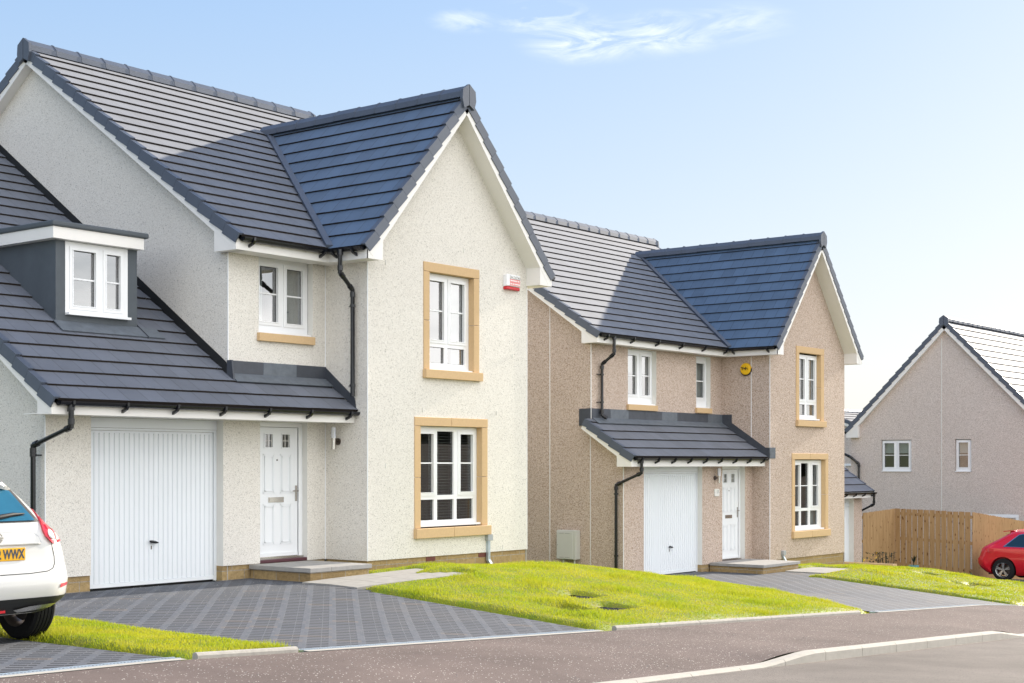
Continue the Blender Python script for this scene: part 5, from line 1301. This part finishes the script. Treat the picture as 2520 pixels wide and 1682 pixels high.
def wheel(root, x, y, r, w, out, spokes, dim=False, z=None):
    z = r if z is None else z; n = 48; e = MB()
    prof = [(-w / 2, r * .66), (-w / 2 + .004, r * .80), (-w / 2 + .006, r * .93), (-w / 2 + .03, r * .985), (-w * .36, r), ]
    full = prof + [(-a, b) for a, b in prof[::-1]]
    grooves = []
    for k, gx_ in enumerate((-.24, -.08, .08, .24)):
        grooves += [(gx_ * w - .005, r), (gx_ * w - .004, r - .010), (gx_ * w + .004, r - .010), (gx_ * w + .005, r)]
    full = prof + grooves + [(-a, b) for a, b in prof[::-1]]
    vs = [(x + a, y + b * math.cos(2 * math.pi * i / n), z + b * math.sin(2 * math.pi * i / n)) for a, b in full for i in range(n)]
    e.add(vs, [(k * n + i, k * n + (i + 1) % n, (k + 1) * n + (i + 1) % n, (k + 1) * n + i) for k in range(len(full) - 1) for i in range(n)])
    wh = bpy.data.objects.new('wheel', None); COL.objects.link(wh); wh.parent = root
    t = e.build('tyre', 'dark_rubber', wh, smooth=True)
    m = MB(); pr_ = [(-w / 2 + .002, r * .67), (-w / 2 + .02, r * .62), (0, r * .56), (w / 2 - .02, r * .62), (w / 2 - .002, r * .67)]
    vs = [(x + a, y + b * math.cos(2 * math.pi * i / n), z + b * math.sin(2 * math.pi * i / n)) for a, b in pr_ for i in range(n)]
    m.add(vs, [(k * n + i, k * n + (i + 1) % n, (k + 1) * n + (i + 1) % n, (k + 1) * n + i) for k in range(len(pr_) - 1) for i in range(n)])
    xo = x + out * (w / 2 - .035)
    m.tube([(xo - .02, y, z), (xo + .012, y, z)], r * .13, 20)
    for k in range(spokes):
        a = math.pi / 2 + 2 * math.pi * k / spokes
        for dd in (-.13, .13):
            p = Vector((xo, y + math.cos(a + dd * .9) * r * .10, z + math.sin(a + dd * .9) * r * .10)); q = Vector((xo + out * .012, y + math.cos(a + dd) * r * .645, z + math.sin(a + dd) * r * .645))
            d = (q - p).normalized(); s_ = Vector((0, -d.z, d.y)).normalized()
            m.obox(p, (d, s_, Vector((1, 0, 0))), ((0, (q - p).length), (-r * .05, r * .05), (-.014, .014)))
    m.build('rim', 'alloy_dim' if dim else 'alloy', wh, smooth=True)
    m = MB(); m.tube([(x - out * .03, y, z), (x - out * .015, y, z)], r * .5, 24); m.build('brake_disc', 'steel_dark', wh)
    return wh
# ---- white crossover, tail towards the street
CW = thing('parked_car', 'white crossover car parked tail-out at the left edge, half out of frame', 'car', (7.315, 11.30, .012)); LOCAL.add(CW.name)
B = Body([(.31, .66, .12, 3.9, .34), (.35, .74, .07, 4.0, .38), (.40, .83, .02, 4.08, .42), (.46, .87, -.01, 4.1, .42), (.60, .885, -.02, 4.12, .42), (.70, .885, .02, 4.12, .41), (.80, .88, .05, 4.1, .41), (.90, .86, .06, 4.05, .41), (.98, .82, .08, 3.9, .40),
          (1.04, .76, .11, 3.5, .36), (1.09, .69, .14, 3.1, .32), (1.14, .635, .18, 2.9, .26), (1.22, .585, .26, 2.75, .22), (1.32, .52, .35, 2.6, .20), (1.40, .45, .42, 2.45, .18), (1.455, .38, .42, 2.3, .16), (1.50, .28, .52, 2.1, .14), (1.525, .15, .72, 1.9, .08)])
zs = [.31, .33, .35, .375, .40, .43, .46, .53, .60, .65, .70, .75, .80, .85, .90, .94, .98, 1.01, 1.04, 1.065, 1.09, 1.115, 1.14, 1.18, 1.22, 1.27, 1.32, 1.36, 1.40, 1.43, 1.455, 1.48, 1.50, 1.515, 1.525]
car_body(B, 'white_paint', CW, [(.80, .385), (3.30, .385)], zs)
R = lambda off: (lambda x, z: (x, B.rear_y(x, z) - off, z))
def cpatch(name, poly, mat, off, fn=None, step=.03): m = MB(); patch(m, poly, (fn or R(off)), step); return m.build(name, mat, CW, smooth=True)
for sg in (1, -1):
    s_ = lambda P: [(sg * a, b) for a, b in P]
    cpatch('rear_lamp', s_([(.64, 1.165), (.60, 1.225), (.70, 1.115), (.74, 1.04), (.70, .99)]), 'lamp_red', .022) if False else None
# rear window with dark edge
cpatch('rear_window_surround', [(-.50, 1.112), (.50, 1.112), (.385, 1.40), (.26, 1.425), (-.26, 1.425), (-.385, 1.40)], 'trim_black', .006)
rw = cpatch('rear_window', [(-.45, 1.125), (.45, 1.125), (.345, 1.385), (.24, 1.408), (-.24, 1.408), (-.345, 1.385)], 'car_glass_blue', .012)
m = MB()
pts = [(-.02, 1.145), (.12, 1.165), (.24, 1.18), (.36, 1.185)]
m.tube([(x, B.rear_y(x, z) - .03, z) for x, z in pts], [.016, .022, .017, .006], 8); m.build('wiper', 'trim_black', CW, smooth=True)
m = MB(); m.tube([(x, B.rear_y(x, z) - .025, z - .016) for x, z in pts], [.008, .01, .008, .005], 6); m.build('wiper_blade', 'dark_rubber', CW)
# roof spoiler
m = MB(); 
for i in range(16):
    x0 = -.38 + i * .76 / 16; x1 = x0 + .76 / 16; f = lambda x: (B.rear_y(0, 1.40) - .09 + .30 * (abs(x) / .38) ** 3 * .4, 1.455 - .05 * (abs(x) / .38) ** 2)
    (ya, za), (yb_, zb_) = f(x0), f(x1)
    m.add([(x0, ya, za), (x1, yb_, zb_), (x1, yb_ + .30, zb_ + .035), (x0, ya + .30, za + .035), (x0, ya + .02, za - .03), (x1, yb_ + .02, zb_ - .03), (x1, yb_ + .3, zb_ - .03), (x0, ya + .3, za - .03)], [(0, 1, 2, 3), (0, 4, 5, 1), (4, 7, 6, 5), (0, 3, 7, 4), (1, 5, 6, 2)])
m.build('roof_spoiler', 'white_paint', CW, smooth=True)
# tail lamps: boomerang from the pillar down over the shoulder
for sg in (-1, 1):
    def fn(a, b, off=.0):      # a: outward x, b: z ; follows the rear then bulges
        y = B.rear_y(min(a, B.at(b)[0] * .985), b); return (sg * a, y - .028 - off, b)
    lamp = MB()
    P = [[(.545, 1.215), (.565, 1.225), (.60, 1.13), (.51, 1.12)], [(.51, 1.12), (.60, 1.13), (.625, 1.042), (.485, 1.04)], [(.485, 1.04), (.735, 1.038), (.745, .935), (.56, .918), (.495, .98)]]
    for q in P[:2]: patch(lamp, q, lambda a, b: fn(a, b), .03)
    patch(lamp, P[2], lambda a, b: fn(a, b), .03)
    # thickness: side skin back to the body
    edge = dens([(.545, 1.215), (.565, 1.225), (.60, 1.13), (.625, 1.042), (.735, 1.038), (.745, .935), (.56, .918), (.495, .98), (.485, 1.04), (.51, 1.12)], .04)
    for i in range(len(edge)):
        a, b = edge[i], edge[(i + 1) % len(edge)]; p = fn(*a); q = fn(*b); dy = .16
        lamp.add([p, q, (q[0], q[1] + dy, q[2]), (p[0], p[1] + dy, p[2])], [(0, 1, 2, 3)])
    lo = lamp.build('rear_lamp', 'lamp_red', CW, smooth=True)
    m = MB(); c = (.565, 1.0); vs = []; n = 24
    for r_, d_ in ((.040, 0), (.030, .012), (.012, .004)): vs += [(lambda t: (t[0], t[1] - .004 - d_, t[2]))(fn(c[0] + r_ * math.cos(2 * math.pi * i / n), c[1] + r_ * 1.1 * math.sin(2 * math.pi * i / n))) for i in range(n)]
    m.add(vs, [(k * n + i, k * n + (i + 1) % n, (k + 1) * n + (i + 1) % n, (k + 1) * n + i) for k in range(2) for i in range(n)] + [tuple(range(2 * n, 3 * n))]); m.build('reversing_lamp', 'reveal_white', lo, smooth=True)
    m = MB(); patch(m, [(.62, .945), (.69, .948), (.685, 1.015), (.625, 1.01)], lambda a, b: (lambda t: (t[0], t[1] - .004, t[2]))(fn(a, b)), .03); m.build('indicator', 'lamp_clear', lo, smooth=True)
    m = MB(); patch(m, [(sg * .60, .525) , (sg * .735, .54), (sg * .74, .565), (sg * .61, .56)], R(.008), .03); m.build('reflector', 'lamp_red', CW)
# shut lines of the tailgate
def line2(name, pts, mat='trim_black', r_=.0035, off=.001):
    m = MB(); P = dens(pts + pts[::-1][1:1], .03) if False else None
    L_ = []
    for a, b in zip(pts, pts[1:]):
        n = max(1, int(math.dist(a, b) / .03)); L_ += [(a[0] + (b[0] - a[0]) * k / n, a[1] + (b[1] - a[1]) * k / n) for k in range(n)]
    L_.append(pts[-1]); m.tube([(x, B.rear_y(x, z) - off, z) for x, z in L_], r_, 6); m.build(name, mat, CW)
line2('tailgate_gap', [(-.56, .915), (-.58, .80), (-.57, .74), (-.54, .70), (-.48, .678), (-.3, .668), (.3, .668), (.48, .678), (.54, .70), (.57, .74), (.58, .80), (.56, .915)])
line2('tailgate_crease', [(-.45, .93), (-.43, .985), (-.39, 1.015), (-.30, 1.03), (.30, 1.03), (.39, 1.015), (.43, .985), (.45, .93)], 'grey_plastic', .002, -.0005)
m = MB()       # recess lip over the plate
m.prism([(-.45, B.rear_y(.45, .92) + .004, .93), (.45, B.rear_y(.45, .92) + .004, .93), (.40, B.rear_y(0, .93) - .022, .935), (-.40, B.rear_y(0, .93) - .022, .935)], (0, 0, -.016)); m.build('tailgate_lip', 'white_paint', CW, bevel=.004)
# plate and badge
yp = B.rear_y(0, .85) - .018
m = MB(); m.box(-.26, .26, yp, yp + .01, .785, .896); m.build('number_plate', 'plate_yellow', CW, bevel=.004)
FC = ((0, 0, 0), (1, 0), (0, -1))
text_mesh('plate_lettering', '2 WWX', .112, FC, .245, .838, -yp + .001, 'letter_dark', CW, sx=.66, bold=.0038, align='RIGHT')
m = MB(); n = 40; yb = B.rear_y(0, .98) - .012; Rb = .052
for k in range(n):
    a, b = 2 * math.pi * k / n, 2 * math.pi * (k + 1) / n
    if min(abs(math.sin(a)), abs(math.sin(b))) < .16: continue
    m.prism([(r_ * math.cos(t), yb, .983 + r_ * .95 * math.sin(t)) for r_, t in ((Rb, a), (Rb, b), (Rb - .011, b), (Rb - .011, a))], (0, -.008, 0))
m.box(-.056, .056, yb - .010, yb, .974, .992); m.build('badge', 'chrome', CW)
m = MB()      # black lower bumper following the body
cpatch('lower_bumper', [(-.84, .455), (-.66, .315), (.66, .315), (.84, .455)], 'trim_black', .010)
m = MB(); patch(m, [(.14, .352), (.20, .328), (.55, .352), (.60, .385), (.52, .39), (.28, .378)], R(.03), .03); m.build('skid_trim', 'alloy', CW, smooth=True)
m = MB(); patch(m, [(-.14, .352), (-.20, .328), (-.55, .352), (-.60, .385), (-.52, .39), (-.28, .378)], R(.03), .03); m.build('skid_trim', 'alloy', CW, smooth=True)
m = MB(); m.box(-.07, .07, B.rear_y(0, .34) - .03, B.rear_y(0, .34), .335, .375); m.build('fog_lamp', 'lamp_red', CW)
m = MB(); m.box(-.50, .50, .35, 3.8, .30, .36); m.box(-.64, .64, .74, .86, .27, .33); m.build('underbody', 'dark_rubber', CW)
for sg in (-1, 1):
    for y in (.80, 3.30): wheel(CW, sg * .765, y, .345, .23, sg, 5, True)
    m = MB(); patch(m, [(.9, 1.12), (2.55, 1.12), (2.30, 1.36), (1.2, 1.38)], lambda y, z: (sg * (B.side_x(y, z) + .002), y, z), .06); m.build('side_window', 'car_glass', CW, smooth=True)
# ---- red hatchback: side on, tail towards the fence (local y runs towards the street)
CR = thing('parked_car', 'red hatchback with split-spoke alloys, parked side-on before the fence at the right edge', 'car', (43.05, 15.98, -1.755))
CR.rotation_euler = (0, 0, math.pi); LOCAL.add(CR.name)
Bo = B
B = Body([(.17, .76, .34, 4.1, .22), (.24, .82, .20, 4.15, .24), (.36, .86, .06, 4.2, .24), (.48, .885, .0, 4.22, .22), (.62, .89, .0, 4.22, .2), (.68, .885, .045, 4.2, .2), (.80, .885, .09, 4.12, .2), (.92, .875, .14, 4.0, .2), (.965, .85, .17, 3.6, .2), (1.0, .82, .22, 3.3, .2),
          (1.08, .775, .36, 3.1, .2), (1.18, .72, .55, 2.8, .18), (1.28, .665, .72, 2.5, .18), (1.36, .61, .86, 2.25, .18), (1.41, .52, .84, 2.1, .2), (1.432, .38, .95, 1.9, .2)])
zs = [.17, .20, .24, .30, .36, .42, .48, .55, .62, .65, .68, .74, .80, .86, .92, .945, .965, .98, 1.0, 1.04, 1.08, 1.13, 1.18, 1.23, 1.28, 1.32, 1.36, 1.385, 1.41, 1.423, 1.432]
CRb = car_body(B, 'red_paint', CR, [(.82, .37), (3.42, .37)], zs)
for sg in (1,):
    sx_ = lambda off: (lambda y, z: (sg * (B.side_x(y, z) + off), y, z))
    def rp(name, poly, mat, off, step=.05): m = MB(); patch(m, poly, sx_(off), step); return m.build(name, mat, CR, smooth=True)
    rp('window_trim', [(.80, .985), (3.05, .965), (2.72, 1.20), (2.30, 1.355), (1.35, 1.365), (1.20, 1.34)], 'chrome', .003)
    rp('side_window', [(.86, 1.0), (1.50, .99), (1.50, 1.345), (1.36, 1.348), (1.22, 1.325)], 'car_glass', .007)
    rp('side_window', [(1.53, .99), (2.98, .98), (2.70, 1.19), (2.29, 1.335), (1.53, 1.345)], 'car_glass', .007)
    m = MB(); patch(m, [(.16, .80), (.52, .835), (.54, .91), (.40, .935), (.20, .925)], lambda y, z: (sg * (B.side_x(y, z) * (1 - .0) if y > .45 else 1) * (B.side_x(y, z) + .004 if y > .45 else 1), y, z) if False else (sg * (B.outline(z)[0][0] * 0 + B.side_x(y, z) - (.30 * max(0, .42 - y)) + .012), y, z), .05); m.build('rear_lamp', 'lamp_red', CR, smooth=True)
    for (y0, y1, z0_, z1_) in ((1.50, 1.505, .42, .97), (2.72, 2.725, .42, .97)):
        m = MB(); patch(m, [(y0, z0_), (y1 + .004, z0_), (y1 + .004, z1_), (y0, z1_)], sx_(.002), .05); m.build('door_gap', 'trim_black', CR)
    m = MB(); m.tube([(sg * .893, 1.60, .805), (sg * .915, 1.65, .81), (sg * .915, 1.80, .81), (sg * .893, 1.85, .805)], .012, 8); m.build('door_handle', 'red_paint', CR, smooth=True)
    m = MB(); m.tube([(sg * .87, .45, .27), (sg * .885, 3.0, .27)], .03, 8); m.build('sill_trim', 'red_paint', CR) if False else None
m = MB(); m.prism([(-.45, .68, 1.395), (.45, .68, 1.395), (.48, 1.0, 1.43), (-.48, 1.0, 1.43)], (0, 0, .022)); m.build('roof_spoiler', 'red_paint', CR, bevel=.01)
m = MB(); m.prism([(-.008, 1.15, 1.43), (-.008, 1.28, 1.43), (-.008, 1.17, 1.49)], (.016, 0, 0)); m.build('aerial', 'red_paint', CR)
m = MB(); m.box(-.6, .6, .3, 3.9, .16, .26); m.build('underbody', 'dark_rubber', CR)
for sg in (-1, 1):
    for y in (.82, 3.42): wheel(CR, sg * .775, y, .32, .22, sg, 5)
m = MB(); patch(m, [(-.60, .99), (.60, .99), (.50, 1.34), (-.50, 1.34)], lambda x, z: (x, B.rear_y(x, z) - .005, z), .06); m.build('rear_window', 'car_glass', CR, smooth=True)
